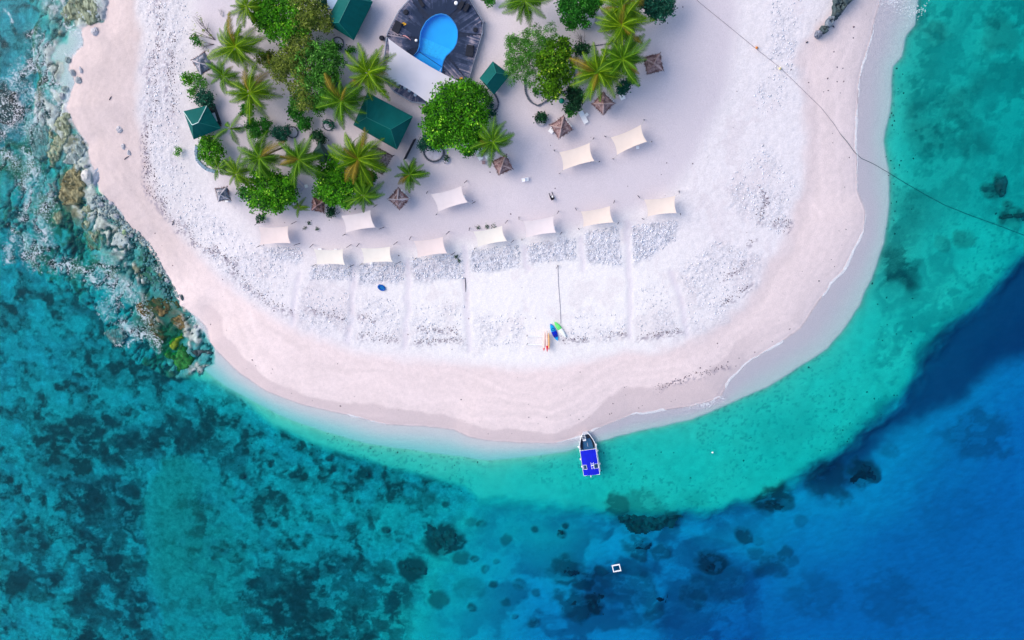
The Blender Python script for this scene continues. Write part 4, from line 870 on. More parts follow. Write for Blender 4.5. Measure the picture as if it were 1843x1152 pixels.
mb.tube([Vector((a_.x, a_.y, .63)), Vector((b2.x, b2.y, .63))], .05, 4); mb.build('step_nosing', mat('dark_tile', (.01, .14, .30), .5), pool)
m_pw = bpy.data.materials.new('pool_water'); m_pw.use_nodes = True; t = m_pw.node_tree; t.nodes.clear()
out = t.nodes.new('ShaderNodeOutputMaterial'); tr = t.nodes.new('ShaderNodeBsdfTransparent'); tr.inputs[0].default_value = (.70, .93, 1, 1); gl = t.nodes.new('ShaderNodeBsdfGlossy'); gl.inputs['Roughness'].default_value = .05
mx = t.nodes.new('ShaderNodeMixShader'); mx.inputs[0].default_value = .03; t.links.new(tr.outputs[0], mx.inputs[1]); t.links.new(gl.outputs[0], mx.inputs[2]); t.links.new(mx.outputs[0], out.inputs[0])
mb = MB(); mb.add([Vector((p.x, p.y, zt-.07)) for p in ring], [tuple(range(m_))]); mb.build('pool_water', m_pw, pool)
mb = MB()
for s_ in (0, 1):
    a_ = P(788+s_*4, 134+s_*1.2, ZD)-PL; b2 = P(793+s_*2.2, 126-s_*3, ZD)-PL
    mb.tube([Vector((a_.x, a_.y, zt-.3)), Vector((a_.x, a_.y, zt+.5)), Vector((b2.x, b2.y, zt+.55)), Vector((b2.x, b2.y, zt))], .04, 5)
mb.build('handrail', mat('steel', (.6, .7, .8), .3, .05, metal=.4), pool)
# the great pool sail
cs = [(698, 68.5), (826, 146.5), (772.5, 187.5), (688, 138)]; zs = [ZD+2.6, ZD+2.2, ZD+2.4, ZD+2.2]
wc = [P(c[0], c[1], z) for c, z in zip(cs, zs)]; ct = sum(wc, Vector())/4
root = empty('pool_sail', (ct.x, ct.y, zd0)); tag(root, 'large white triangular looking shade sail over the lower half of the pool deck', 'shade sail'); L = Vector((ct.x, ct.y, zd0))
V, f = sail_cloth([p-L for p in wc], 0.14, .25, 20); n2 = len(V)
me = bpy.data.meshes.new('sail_cloth'); me.from_pydata(V+[v-Vector((0, 0, .02)) for v in V], [], f+[tuple(n2+i for i in q[::-1]) for q in f]); link('sail_cloth', me, mat('white_sailcloth', (.68, .66, .72), .8, .04, .4, .06, 30), root, smooth=True)
for p in wc:
    o = (p-ct); o.z = 0; o = o.normalized(); top = p+o*.35+Vector((0, 0, .15)); base = Vector((top.x+o.x*.2, top.y+o.y*.2, zd0))
    mb = MB(); mb.tube([base-L, top-L], [.10, .08], 8); mb.build('pole', m_pole, root); mb = MB(); mb.tube([p-L, top-L], .03, 4); mb.build('rope', m_rope, root)
# deck furniture
m_blk = mat('black_mesh', (0.012, 0.016, 0.03), 0.7, 0.2)
def deckpt(x, y): return P(x, y, ZD+.05)
def bed(px, rz, m, label, cat, L_=1.9, W_=1.2, at=None, name='daybed', group=None, h=.35):
    p = at if at is not None else deckpt(*px); root = empty(name, p, R(rz)); tag(root, label, cat, group)
    mb = MB(); mb.box((0, 0, h), (W_, L_, .12)); mb.build('mattress', m, root)
    mb = MB(); mb.box((0, 0, h-.1), (W_+.08, L_+.08, .06)); mb.build('frame', m, root)
    mb = MB(); mb.box((0, L_*.40, h+.12), (W_*.8, .3, .1)); mb.build('headrest', m, root)
    for a in (-1, 1):
        for b_ in (-1, 1): mb = MB(); mb.box((a*W_*.45, b_*L_*.45, (h-.1)/2), (.07, .07, h-.1)); mb.build('leg', m, root)
bed((715.5, 49), -30, m_blk, 'black daybed on the left side of the pool deck', 'daybed', 1.7, 1.2)
bed((846, 91.5), -10, m_blk, 'black daybed against the right railing of the pool deck', 'daybed', 1.7, 1.2)
bed((758, 4), 30, m_blk, 'narrow black lounger at the top left of the pool deck', 'daybed', 1.6, .5)
bed((830, 10), -35, m_blk, 'black lounger at the top right of the deck beside a white stool', 'daybed', 1.3, .7)
bed((840, 14), -35, m_blk, 'black lounger closest to the top right railing of the deck', 'daybed', 1.2, .6)
def pot(px, r, h, m, label, cat, at=None, name='pot', ball=False):
    p = at if at is not None else deckpt(*px); root = empty(name, p); tag(root, label, cat)
    mb = MB()
    mb.lathe((0, 0, 0), [(r*.7, 0), (r, h*.5), (r*.9, h), (r*.7, h)] if not ball else [(r*.3, 0), (r*.3, h*.4), (r, h*.45), (r, h)], 14); mb.build('body', m, root, True)
    mb = MB(); mb.lathe((0, 0, 0), [(r*.62, h), (r*.62, h+.02)], 14); mb.build('inside', m_blk if not ball else m, root)
pot((731.5, 22.5), .45, .6, m_blk, 'round black pot on the upper left of the deck', 'pot')
pot((856, 54), .40, .5, m_blk, 'round dark pot beside the right deck railing', 'pot')
pot((750, 73), .22, .5, m_white, 'small round white table at the pool edge', 'table', name='side_table', ball=True)
pot((821.5, 6), .3, .45, m_white, 'white stool at the top right of the deck', 'stool', name='stool', ball=True)
pot(None, .42, 1.0, m_blk, 'black barrel standing on the sand outside the left corner of the deck', 'barrel', at=G(689, 69), name='barrel')
def towel(px, rz, m, label, cat, dims, at=None, name='towel', curve=.1):
    p = at if at is not None else deckpt(*px); V = []; n=6
    for j in range(n+1):
        for i in range(3): V.append((dims[0]*(i/2-.5)+curve*math.sin(j*.9), dims[1]*(j/n-.5), .04+.05*math.sin(j*1.9+i)+.05))
    f = [(j*3+i, j*3+i+1, j*3+i+4, j*3+i+3) for j in range(n) for i in range(2)]
    mb = MB(); mb.add(V+[(a, b_, c-.03) for a, b_, c in V], f+[tuple(len(V)+k for k in q[::-1]) for q in f]); o = mb.build(name, m, loc=p); o.rotation_euler = (0, 0, R(rz)); tag(o, label, cat)
towel((727.5, 43), 20, mat('yellow_cloth', (.75, .42, .04), .9), 'yellow towel beside the left black daybed', 'towel', (.45, .5))
towel((829.5, 141.5), 70, mat('orange_cloth', (.75, .38, .06), .9), 'orange towel at the right tip of the pool sail', 'towel', (.4, .5))
mb = MB(); mb.tube([deckpt(725, 64), deckpt(730, 65)+Vector((0, 0, .2)), deckpt(735, 68)+Vector((0, 0, .25)), deckpt(739, 72)], [.05, .09, .09, .05], 6)
tag(mb.build('pool_noodle', mat('pink_foam', (.75, .35, .36), .7)), 'curved pink foam pool noodle lying on the left planks', 'pool toy')
for i, (x, y) in enumerate([(706, 145), (717, 151.7), (729.5, 157.8), (737.6, 163.2), (748.4, 170.7)]):
    pot(None, .28, .45, m_blueg, ['pale blue stool, first from the left under the lower edge of the pool sail', 'pale blue stool, second from the left under the sail edge', 'pale blue stool, middle one of the five under the sail edge', 'pale blue stool, fourth from the left under the sail edge', 'pale blue stool, rightmost of the five under the sail edge'][i], 'stool', at=P(x, y, ZD+.02), name='stool', ball=True)

# ================================================================ THATCHED SHELTERS
m_th = mat('palm_thatch', (0.21, 0.115, 0.12), 0.9, 0.5, 2.2, 0.9, 9, streak=(1, 1, 1), col2=(.46, .30, .30))
m_thl = mat('pale_ridge_thatch', (0.42, 0.30, 0.29), 0.9, 0.3, 3, 0.6, 9)
m_ths = mat('straw', (0.10, 0.05, 0.05), 0.9, 0.4, 3)
def straw_blades(root, edge_pts, n, m, rnd, ln=.5):
    mb = MB()
    for _ in range(n):
        i = rnd.randrange(len(edge_pts)-1); tt = rnd.random(); a, b_ = edge_pts[i], edge_pts[i+1]; p = a+(b_-a)*tt
        o = Vector((p.x, p.y, 0)).normalized(); l_ = ln*rnd.uniform(.4, 1.1); s_ = Vector((-o.y, o.x, 0))*.035
        q = p-o*l_*.4+Vector((0, 0, .06+.2*l_)); e = p+o*l_*.6+s_*rnd.uniform(-4, 4)-Vector((0, 0, .12*l_+.02))
        mb.add([q-s_, q+s_, e], [(0, 1, 2)])
    o_ = mb.build('straw_fringe', m, root); o_['kind'] = 'stuff'
def thatch(px, half, rz, label, seed, h=2.2, rise=1.1, m=m_th, ml=m_thl, ridge2=0.0, ratio=1.0):
    rnd = random.Random(seed); g0 = G(*px); p = P(px[0], px[1], g0.z+h+.4); L = Vector((p.x, p.y, g0.z))
    root = empty('thatched_shelter', L, R(rz)); tag(root, label, 'shelter', 'small thatched shelters on the sand')
    hx, hy = half, half*ratio; n = 7
    corners = [Vector((-hx, -hy, h)), Vector((hx, -hy, h)), Vector((hx, hy, h)), Vector((-hx, hy, h))]
    apx = [Vector((-ridge2, 0, h+rise)), Vector((ridge2, 0, h+rise))]
    for s_ in range(4):
        a, b_ = corners[s_], corners[(s_+1) % 4]
        ta = apx[0] if a.x < 0 else apx[1]; tb = apx[0] if b_.x < 0 else apx[1]
        V = []
        for j in range(n+1):
            for i in range(n+1):
                u, v = i/n, j/n; p_ = (a*(1-u)+b_*u)*(1-v)+(ta*(1-u)+tb*u)*v
                if 0 < i < n: p_ = p_+Vector((rnd.uniform(-.05, .05), rnd.uniform(-.05, .05), rnd.uniform(-.08, .08)-.10*math.sin(math.pi*v)))
                if j == 0: p_ = p_*1.0+Vector((p_.x, p_.y, 0)).normalized()*rnd.uniform(-.12, .08)
                V.append(p_)
        f = [(j*(n+1)+i, j*(n+1)+i+1, (j+1)*(n+1)+i+1, (j+1)*(n+1)+i) for j in range(n) for i in range(n)]
        mb = MB(); mb.add(V, f); mb.build('thatch_panel', m, root)
    for c in rnd.sample(corners, 3):
        ap = apx[0] if c.x < 0 else apx[1]
        mb = MB(); pts = [c*(1-q)+ap*q+Vector((rnd.uniform(-.05, .05), rnd.uniform(-.05, .05), .03)) for q in (0.04, .35, .7, 1)]
        mb.tube(pts, [.06, .16, .20*rnd.uniform(.6, 1.1), .08], 5); mb.build('ridge_bundle', ml, root)
    ed = []
    for s_ in range(4):
        a, b_ = corners[s_], corners[(s_+1) % 4]; ed += [a+(b_-a)*q/5 for q in range(6)]
    straw_blades(root, ed, 150, m_ths, rnd); 
    straw_blades(root, [Vector((e.x*.6, e.y*.6, e.z+rise*.4)) for e in ed], 90, ml, rnd, .5)
    mb = MB(); mb.tube([(0, 0, -.3), (0, 0, h+rise*.8)], .07, 7); mb.build('post', m_pole, root)
thatch((1010, 229.5), 1.35, 32, 'thatched shelter with white loungers tucked under two of its sides', 1)
thatch((1086, 186.5), 1.30, 45, 'thatched shelter whose top side is covered by palm fronds', 2)
thatch((1176.5, 115), 1.35, 12, 'thatched shelter farthest right, alone on the open sand', 3)
thatch((904, 297.5), 1.30, 24, 'thatched shelter below the palm at the foot of the big bright green tree', 4)
thatch((717, 358.5), 1.35, 45, 'thatched shelter with a pale bench on its right side', 5, ml=mat('bleached_thatch', (.55, .46, .48), .9, .2))
thatch((572, 369.5), 1.15, -12, 'darker brown thatched shelter beside the small round bush', 6, ml=m_th, m=mat('dark_thatch', (.14, .07, .06), .9, .5, 2.5, .8, 9, col2=(.25, .14, .12)))
m_gc = mat('grey_canvas', (0.16, 0.19, 0.25), 0.8, 0.3, 1.2, .3); m_gl = mat('bleached_canvas', (0.50, 0.46, 0.50), 0.85, 0.25, 1.5, .3)
thatch((363, 114), 1.4, 28, 'collapsed grey canvas shelter at the upper left of the trees', 7, m=m_gc, ml=m_gl)
thatch((399.5, 350), 1.15, 8, 'torn grey shelter alone on the sand below the left trees', 8, m=m_gc, ml=m_gl)
def thatch_roof():
    g0 = G(683, 288); q = [P(x, y, g0.z+2.2) for x, y in [(673, 262), (706.5, 280.5), (688, 314), (652, 292)]]; c = sum(q, Vector())/4; L = Vector((c.x, c.y, g0.z)); root = empty('thatched_roof_hut', L)
    tag(root, 'square hut with a flat ragged brown thatch roof under a palm', 'hut'); q = [p-L for p in q]; rnd = random.Random(9)
    n = 12; V = []
    for j in range(n+1):
        for i in range(n+1):
            u, v = i/n, j/n; p = (q[0]*(1-u)+q[1]*u)*(1-v)+(q[3]*(1-u)+q[2]*u)*v
            V.append(p+Vector((rnd.uniform(-.1, .1), rnd.uniform(-.1, .1), rnd.uniform(-.09, .09)+.7*(1-abs(2*v-1)))))
    mb = MB(); mb.add(V, [(j*(n+1)+i, j*(n+1)+i+1, (j+1)*(n+1)+i+1, (j+1)*(n+1)+i) for j in range(n) for i in range(n)]); mb.build('thatch_panel', mat('grey_brown_thatch', (.12, .085, .085), .9, .5, 4, .9, 12, col2=(.34, .28, .29)), root)
    straw_blades(root, q+[q[0]], 220, m_ths, rnd); mb = MB()
    for i in range(4): mb.tube([q[i]+Vector((0, 0, .03)), q[(i+1) % 4]+Vector((0, 0, .03))], .05, 4)
    mb.build('edge_beam', m_pole, root)
    for p in q:
        mb = MB(); mb.tube([(p.x*.92, p.y*.92, -.2), (p.x*.92, p.y*.92, 2.15)], .07, 6); mb.build('post', m_pole, root)
thatch_roof()

# ================================================================ LOUNGERS, TABLES, CHAIRS
def lounger(px, rz, label, m=m_white, back=.35):
    p = G(*px); root = empty('sun_lounger', p, R(rz)); root.scale = (1.15, 1.12, 1.0); tag(root, label, 'sun lounger', 'white loungers on the sand')
    mb = MB(); mb.box((0, -.36, .30), (.66, 1.22, .05))
    for i in range(9): mb.box((0, -.9+i*.135, .335), (.64, .10, .025))
    mb.build('seat', m, root)
    mb = MB(); M = Matrix.Rotation(back, 3, 'X'); mb.box((0, .60, .44), (.66, .78, .05), M=M); mb.build('backrest', m, root)
    for s_ in (-1, 1):
        mb = MB(); mb.box((s_*.33, -.1, .30), (.05, 1.75, .07)); mb.build('side_rail', m, root)
        for y in (-.8, .6): mb = MB(); mb.box((s_*.33, y, .14), (.06, .08, .30)); mb.build('leg', m, root)
lounger((1050, 211), 28, 'white sun lounger beside a small square table below the dark bush')
lounger((1117, 168), 25, 'white sun lounger alone between palm bed and open sand')
lounger((861, 277), 30, 'white sun lounger, left one of two poking out from the big bright tree')
lounger((874.5, 276), 28, 'white sun lounger, right one of two poking out from the big bright tree')
lounger((1019, 221), 40, 'white sun lounger under the upper right side of a thatched shelter')
lounger((997, 229), -38, 'white sun lounger under the left side of a thatched shelter')
lounger((1093, 177), 48, 'white sun lounger showing behind the frond covered shelter')
lounger((729, 351), 38, 'pale lounger under the right side of a thatched shelter', back=.2)
lounger((913, 291), 20, 'white sun lounger peeping out above the shelter by the big bright tree', back=.2)
lounger((408, 352), -5, 'white lounger beneath the torn grey shelter', back=.1)
def table(px, s, rz, label, h=.45, m=m_white):
    p = G(*px); root = empty('side_table', p, R(rz)); tag(root, label, 'table')
    mb = MB(); mb.box((0, 0, h), (s, s, .05)); mb.build('table_top', m, root)
    for a in (-1, 1):
        for b_ in (-1, 1): mb = MB(); mb.box((a*s*.4, b_*s*.4, h/2-.02), (.05, .05, h)); mb.build('leg', m, root)
table((1056, 206), .5, 40, 'small square white table beside the lounger below the dark bush')
table((1147.5, 265), .5, 0, 'white table under the edge of the topmost right peach sail')
table((669, 472.5), .5, 0, 'white table poking out below the second cream sail')
table((577, 449), .6, 0, 'white table poking out above the first cream sail')
table((605, 449.5), .5, 0, 'second smaller white table at the top edge of the first cream sail')
table((836, 353.5), .4, 30, 'white table at the right edge of the lone pinkish sail')
table((997, 409), .45, 0, 'white table at the right edge of the pale lilac sail')
table((552.5, 334.5), .55, 10, 'white square stool beside the picnic table')
table((871, 292.5), .55, 0, 'low brown table by the two loungers', .3, mat('brown_wood', (.35, .24, .25), .8))
for i, (x, lb) in enumerate([(942, 'white plastic armchair, left one of a pair on open sand'), (949, 'white plastic armchair, right one of a pair on open sand')]):
    p = G(x, 323.5-i*1.5); root = empty('armchair', p, R(95 if i else -80)); tag(root, lb, 'chair', 'pair of white armchairs')
    mb = MB(); mb.box((0, 0, .42), (.50, .50, .05)); mb.build('seat', m_white, root)
    mb = MB(); mb.box((0, .26, .66), (.50, .05, .45), M=Matrix.Rotation(-.25, 3, 'X')); mb.build('backrest', m_white, root)
    for s_ in (-1, 1):
        mb = MB(); mb.box((s_*.27, 0, .64), (.06, .5, .04)); mb.build('armrest', m_white, root)
        for y in (-1, 1): mb = MB(); mb.box((s_*.24, y*.22, .21), (.05, .05, .42)); mb.build('leg', m_white, root)
# picnic table with benches
p = G(540, 334); root = empty('picnic_table', p, R(-48)); tag(root, 'grey lavender slatted picnic table with benches under the left trees', 'picnic table'); m_pt = mat('grey_timber', (.48, .46, .58), .8, .2)
for k in range(5): mb = MB(); mb.box((0, -.32+k*.16, .75), (2.1, .13, .04)); mb.build('slat', m_pt, root)
for s_ in (-1, 1):
    mb = MB(); mb.box((0, s_*.72, .45), (2.1, .25, .04)); mb.build('bench', m_pt, root)
    mb = MB(); mb.box((s_*.8, 0, .40), (.08, 1.5, .08)); mb.box((s_*.8, 0, .55), (.08, .6, .35)); mb.build('leg', m_pt, root)
# folding chair with towel on the open sand
p = G(993.5, 354); root = empty('folding_chair', p, R(200)); tag(root, 'black folding beach chair with a white towel alone on the sand', 'chair'); m_bk = mat('black_fabric', (.006, .005, .012), .8)
mb = MB(); mb.box((0, 0, .35), (.55, .5, .05), M=Matrix.Rotation(.1, 3, 'X')); mb.build('seat', m_bk, root)
mb = MB(); mb.box((0, .32, .62), (.55, .06, .60), M=Matrix.Rotation(-.5, 3, 'X')); mb.build('backrest', m_bk, root)
for s_ in (-1, 1):
    mb = MB(); mb.tube([(s_*.26, -.75, .02), (s_*.28, -.1, .42), (s_*.30, .35, .05)], .055, 5); mb.build('leg', m_bk, root)
mb = MB(); mb.box((-.1, -.05, .42), (.28, .34, .05)); mb.build('towel_pad', m_white, root)

# ================================================================ KAYAKS, RACK, ROPE, PIPE
def kayak(name, px_a, px_b, z, wid, mats, label, cockpit=True, hgt=.28, split=None):
    a = P(*px_a, z); b_ = P(*px_b, z); L = (b_-a).length; ctr = (a+b_)/2; root = empty(name, ctr, math.atan2((a-b_).y, (a-b_).x)-math.pi/2)
    tag(root, label, 'kayak'); n = 16; secs = 8
    def hull(t0, t1, m, nm):
        V = []; f = []
        ks = [t0+(t1-t0)*i/n for i in range(n+1)]
        for tt in ks:
            u = 2*tt-1; w_ = wid/2*(max(1-abs(u)**2.4, 0.02))**.8; y = u*L/2; sheer = .10*u*u
            for k in range(secs):
                an = 2*math.pi*k/secs; V.append((w_*math.cos(an), y, hgt*.5+sheer+hgt*.5*math.sin(an)*(.35+.65*min(1, 2.2*(1-abs(u))))))
        for i in range(n):
            for k in range(secs): f.append((i*secs+k, i*secs+(k+1) % secs, (i+1)*secs+(k+1) % secs, (i+1)*secs+k))
        f.append(tuple(range(secs))); f.append(tuple(n*secs+k for k in range(secs))); mb = MB(); mb.add(V, f); mb.build(nm, m, root, True)
    for (t0, t1, m, nm) in mats: hull(t0, t1, m, nm)
    if cockpit:
        for yy in ([0.0] if cockpit == 1 else [-.22*L, .16*L]):
            mb = MB(); mb.lathe((0, yy, hgt*.93), [(wid*.26, 0), (wid*.30, .05), (wid*.22, .06), (wid*.2, -.04)], 12); mb.build('seat_well', m_blk, root)
    return root
kb = mat('kayak_blue', (0.0, .13, .62), .35, .2, .8); kc = mat('kayak_cyan', (.0, .36, .78), .35, .15); kd = mat('kayak_deep_blue', (.0, .015, .52), .35)
KZ = G(1003, 597).z+.06
kayak('kayak', (991, 582), (1003.5, 612.5), KZ, .95, [(0, .22, kc, 'bow'), (.22, .55, kd, 'hull'), (.55, .9, kc, 'hull'), (.9, 1, kb, 'stern')][::1], 'blue kayak lying on the sand beside the rack', 2)
kw = mat('kayak_white', (.85, .88, .84), .4, .04); kg = mat('kayak_green', (.16, .75, .18), .4, .25, 1.0)
kayak('kayak', (998, 578.5), (1018.5, 606.5), KZ, .85, [(0, .52, kw, 'hull'), (.5, 1, kg, 'bow')], 'white kayak with a bright green front end', 0)
kr = mat('kayak_red', (.75, .01, .05), .4); kp = mat('kayak_pale_pink', (.85, .62, .55), .4, .08); kor = mat('kayak_pale_orange', (.88, .50, .22), .4, .1)
kayak('kayak', (980.5, 596), (979, 631), KZ+.62, .55, [(.14, 1, kp, 'hull'), (0, .16, kr, 'tip')], 'pale pink kayak with red tip, leftmost on the rack', 0)
kayak('kayak', (984, 594), (985, 633), KZ+.66, .42, [(.30, 1, kp, 'hull'), (0, .32, kr, 'tip')], 'narrow pink and red kayak in the middle of the rack', 0)
kayak('kayak', (987.5, 598), (988, 629), KZ+.62, .42, [(.10, 1, kor, 'hull'), (0, .12, kr, 'tip')], 'pale orange kayak on the right of the rack', 0)
g0 = G(968, 612); L = g0.copy(); root = empty('kayak_rack', L); tag(root, 'white two rail kayak rack standing on the beach', 'rack')
for y in (604.8, 620.3):
    a = P(948.5, y, g0.z+.55)-L; b_ = P(988, y+.6, g0.z+.55)-L; mb = MB(); mb.tube([a, b_], .075, 6); mb.build('rail', m_white, root)
    for q in (a, b_): mb = MB(); mb.tube([(q.x, q.y, -.2), (q.x, q.y, .72)], .07, 6); mb.build('post', m_pole, root)
a = P(948, 604.8, g0.z+.5)-L; b_ = P(948, 620.3, g0.z+.5)-L; mb = MB(); mb.tube([a, b_], .04, 5); mb.build('cross_bar', m_white, root)
# blue inflatable on the sand
p = G(687, 517.5); root = empty('beach_float', p, R(-30)); tag(root, 'rounded blue inflatable float lying on the white sand', 'float'); kbl = mat('float_blue', (0.0, .10, .42), .4, .2)
mb = MB(); n = 20; R1, R2 = .62, .40
V = []; f = []
for i in range(n):
    a = 2*math.pi*i/n
    for k in range(6):
        b_ = 2*math.pi*k/6; rr = 1+.0; V.append(((R1+.16*math.cos(b_))*math.cos(a), (R2+.16*math.cos(b_))*math.sin(a), .17+.16*math.sin(b_)))
for i in range(n):
    for k in range(6): f.append((i*6+k, ((i+1) % n)*6+k, ((i+1) % n)*6+(k+1) % 6, i*6+(k+1) % 6))
mb.add(V, f); mb.build('tube', kbl, root, True)
mb = MB(); mb.add([(R1*math.cos(2*math.pi*i/n), R2*math.sin(2*math.pi*i/n), .16) for i in range(n)], [tuple(range(n))]); mb.build('floor', mat('float_light_blue', (0.0, .16, .45), .5), root)
def polyline(name, pts, r, m, label, cat, dz=0.03, lift=None, sub=6, wob=.0):
    W = []
    for a, b_ in zip(pts[:-1], pts[1:]):
        n = max(2, int(math.dist(a, b_)/sub))
        for i in range(n): tt = i/n; p = G(a[0]+(b_[0]-a[0])*tt, a[1]+(b_[1]-a[1])*tt); W.append(Vector((p.x+random.uniform(-wob, wob), p.y+random.uniform(-wob, wob), p.z+dz)))
    W.append(G(*pts[-1])+Vector((0, 0, dz))); mb = MB(); mb.tube(W, r, 5); o = mb.build(name, m, smooth=True); tag(o, label, cat); return o
m_pipe = mat('pipe_grey', (0.24, 0.22, 0.27), 0.8, 0.2); m_piped = mat('pipe_dark', (0.09, 0.13, 0.16), 0.7, 0.2)
polyline('buried_pipe', [(1240, -18), (1258, 4), (1300, 38), (1356, 84), (1403, 121), (1440, 157), (1478, 194), (1500, 222), (1513, 242)], .03, m_pipe, 'thin grey pipe half buried across the upper right sand', 'pipe', .035)
polyline('water_pipe', [(1513, 242), (1525, 256), (1538, 274), (1550, 285), (1572, 295), (1596, 309), (1630, 330), (1668, 352), (1700, 369), (1745, 387), (1800, 407), (1860, 430)], .045, m_piped, 'dark pipe running from the beach out under the turquoise water', 'pipe', .08)
polyline('mooring_rope', [(1004, 480), (1005, 510), (1008, 550), (1009.5, 582)], .035, mat('grey_rope', (.25, .24, .32), .9), 'long straight grey rope running down to the kayaks', 'rope', .05)
def marker(px, label, m):
    p = G(*px); root = empty('marker_float', p); tag(root, label, 'marker float'); mb = MB(); mb.lathe((0, 0, 0), [(.14, 0), (.20, .12), (.20, .35), (.08, .5)], 10); mb.build('body', m, root, True)
    mb = MB(); mb.lathe((0, 0, .45), [(.05, 0), (.05, .35)], 6); mb.build('stem', m_pole, root)
marker((1361.5, 86), 'orange and black marker float on the thin pipe', mat('orange_plastic', (.75, .25, .03), .5)); marker((1403.5, 123.5), 'cream and black marker float lower down the thin pipe', mat('cream_plastic', (.8, .7, .35), .5))
p = G(1003.5, 478); root = empty('rope_post', p); tag(root, 'short leaning wooden post at the upper end of the long rope', 'post')
mb = MB(); mb.tube([(0, 0, -.2), (.1, .05, .9)], .07, 6); mb.build('shaft', m_pole, root); mb = MB(); mb.tube([(.1, .05, .75), (-.25, -.5, .05)], .04, 5); mb.build('brace', m_pole, root)
def stick(a, b_, r, label, h=.1):
    A = G(*a); B = G(*b_); M_ = (A+B)/2; mb = MB(); mb.tube([A+Vector((0, 0, r)), M_+Vector((.05, .06, h)), B+Vector((0, 0, r))], [r, r*1.1, r*.5], 6); tag(mb.build('driftwood', m_pole), label, 'driftwood', 'driftwood sticks on the sand')
stick((197, 180), (201, 173), .07, 'short driftwood stick on the upper left beach'); stick((224, 287), (232, 281), .07, 'driftwood stick beside three half buried stones')
stick((1450.5, 77), (1454, 75.3), .1, 'small black driftwood piece below the row of dark rocks'); stick((1498, 47), (1501, 50), .09, 'black driftwood chip right of the row of dark rocks')
stick((837, 500), (838, 525), .06, 'thin bleached branch lying in the path between rubble beds'); stick((310, 405), (314, 395), .06, 'tiny twig standing in the left rubble')
# floating square frame
p = P(1109.5, 1022.5, .12); root = empty('floating_frame', p, R(13)); tag(root, 'white square floating frame adrift on the blue water', 'floating frame')
for k, (c, d) in enumerate([((0, .68, 0), (1.62, .17, .22)), ((0, -.68, 0), (1.62, .17, .22)), ((-.72, 0, 0), (.17, 1.18, .2)), ((.72, 0, 0), (.17, 1.18, .2))]): mb = MB(); mb.box(c, d); mb.build('float_bar', m_white, root)
p = P(1282.5, 814.5, .05); mb = MB(); mb.blob((0, 0, 0), (.2, .16, .14), 3); tag(mb.build('mooring_buoy', m_white, loc=p), 'tiny white buoy in the turquoise water right of the boat', 'buoy')
# ================================================================ BOAT
bw = P(1053.5, 779.5, .9); stn = P(1066, 851, .9); ax = (bw-stn); ax.z = 0; BL = ax.length; brz = math.atan2(ax.y, ax.x)-math.pi/2
bc = (bw+stn)/2; boat = empty('boat', (bc.x, bc.y, 0), brz); tag(boat, 'blue canopied landing boat with its bow run up on the beach', 'boat')
m_alu = mat('painted_hull', (0.62, 0.66, 0.74), .4, .1, 1.0); m_bd = mat('boat_deck_blue', (0.03, .13, .27), .6, .2); m_cv = mat('canopy_blue', (0.003, .012, .60), .55, .12, 1.2, .2, 3); m_in = mat('boat_dark', (.012, .016, .03), .7, .2)
def hw(t): # half width at t 0 stern .. 1 bow
    return 1.62*(1-.05*(1-t)) if t < .55 else 1.62*(1-((t-.55)/.45)**2.1*.68)
n = 22; outer = []; 
def ring(z, k, t0=0.0): return [(s_*hw(i/n)*k, -BL/2+BL*(i/n), z) for s_ in (-1, 1) for i in range(n+1)]
secs = []
for i in range(n+1):
    t_ = i/n; w_ = hw(t_); y = -BL/2+BL*t_; zt_ = .75+.35*t_**2; kz = -.35+.5*max(0, t_-.6)
    secs.append([(-w_, y, zt_), (-w_*.9, y, .15), (0, y, kz), (w_*.9, y, .15), (w_, y, zt_), (w_-.09, y, zt_), (w_*.9-.09, y, .32), (-w_*.9+.09, y, .32), (-w_+.09, y, zt_)])
V = [p for s_ in secs for p in s_]; K = 9
f = [(i*K+k, i*K+(k+1) % K, (i+1)*K+(k+1) % K, (i+1)*K+k) for i in range(n) for k in range(K) if k != 6]
f.append((0, 1, 2, 3, 4)); e = n*K; f.append((e, e+1, e+2, e+3, e+4))
mb = MB(); mb.add(V, f); mb.build('hull', m_alu, boat)
mb = MB(); mb.add([p for i in range(n+1) for p in ((-hw(i/n)*.86, -BL/2+BL*i/n, .34), (hw(i/n)*.86, -BL/2+BL*i/n, .34))], [(2*i, 2*i+1, 2*i+3, 2*i+2) for i in range(n)]); mb.build('floor', m_bd, boat)
for s_ in (-1, 1):
    mb = MB(); mb.tube([(s_*hw(i/n), -BL/2+BL*i/n, .80+.35*(i/n)**2) for i in range(n+1)], .07, 5); mb.build('gunwale', m_white, boat)
    mb = MB(); mb.add([(s_*(hw(t)-.12), -BL/2+BL*t, z) for t in (.60, .68, .76, .84, .9) for z in (.36, .55)] + [(s_*(hw(t)*.62), -BL/2+BL*t, z) for t in (.60, .68, .76, .84, .9) for z in (.36, .55)], [(2*i+1, 2*i+3, 10+2*i+3, 10+2*i+1) for i in range(4)]+[(10+2*i, 10+2*i+1, 10+2*i+3, 10+2*i+2) for i in range(4)]); mb.build('side_bench', m_in, boat)
mb = MB(); mb.box((0, BL/2-.10, .95), (1.0, .12, .5)); mb.build('bow_gate', m_alu, boat)
mb = MB(); mb.box((.35, BL*.5-.75, .75), (.55, .7, .6)); mb.build('bow_locker', m_in, boat)
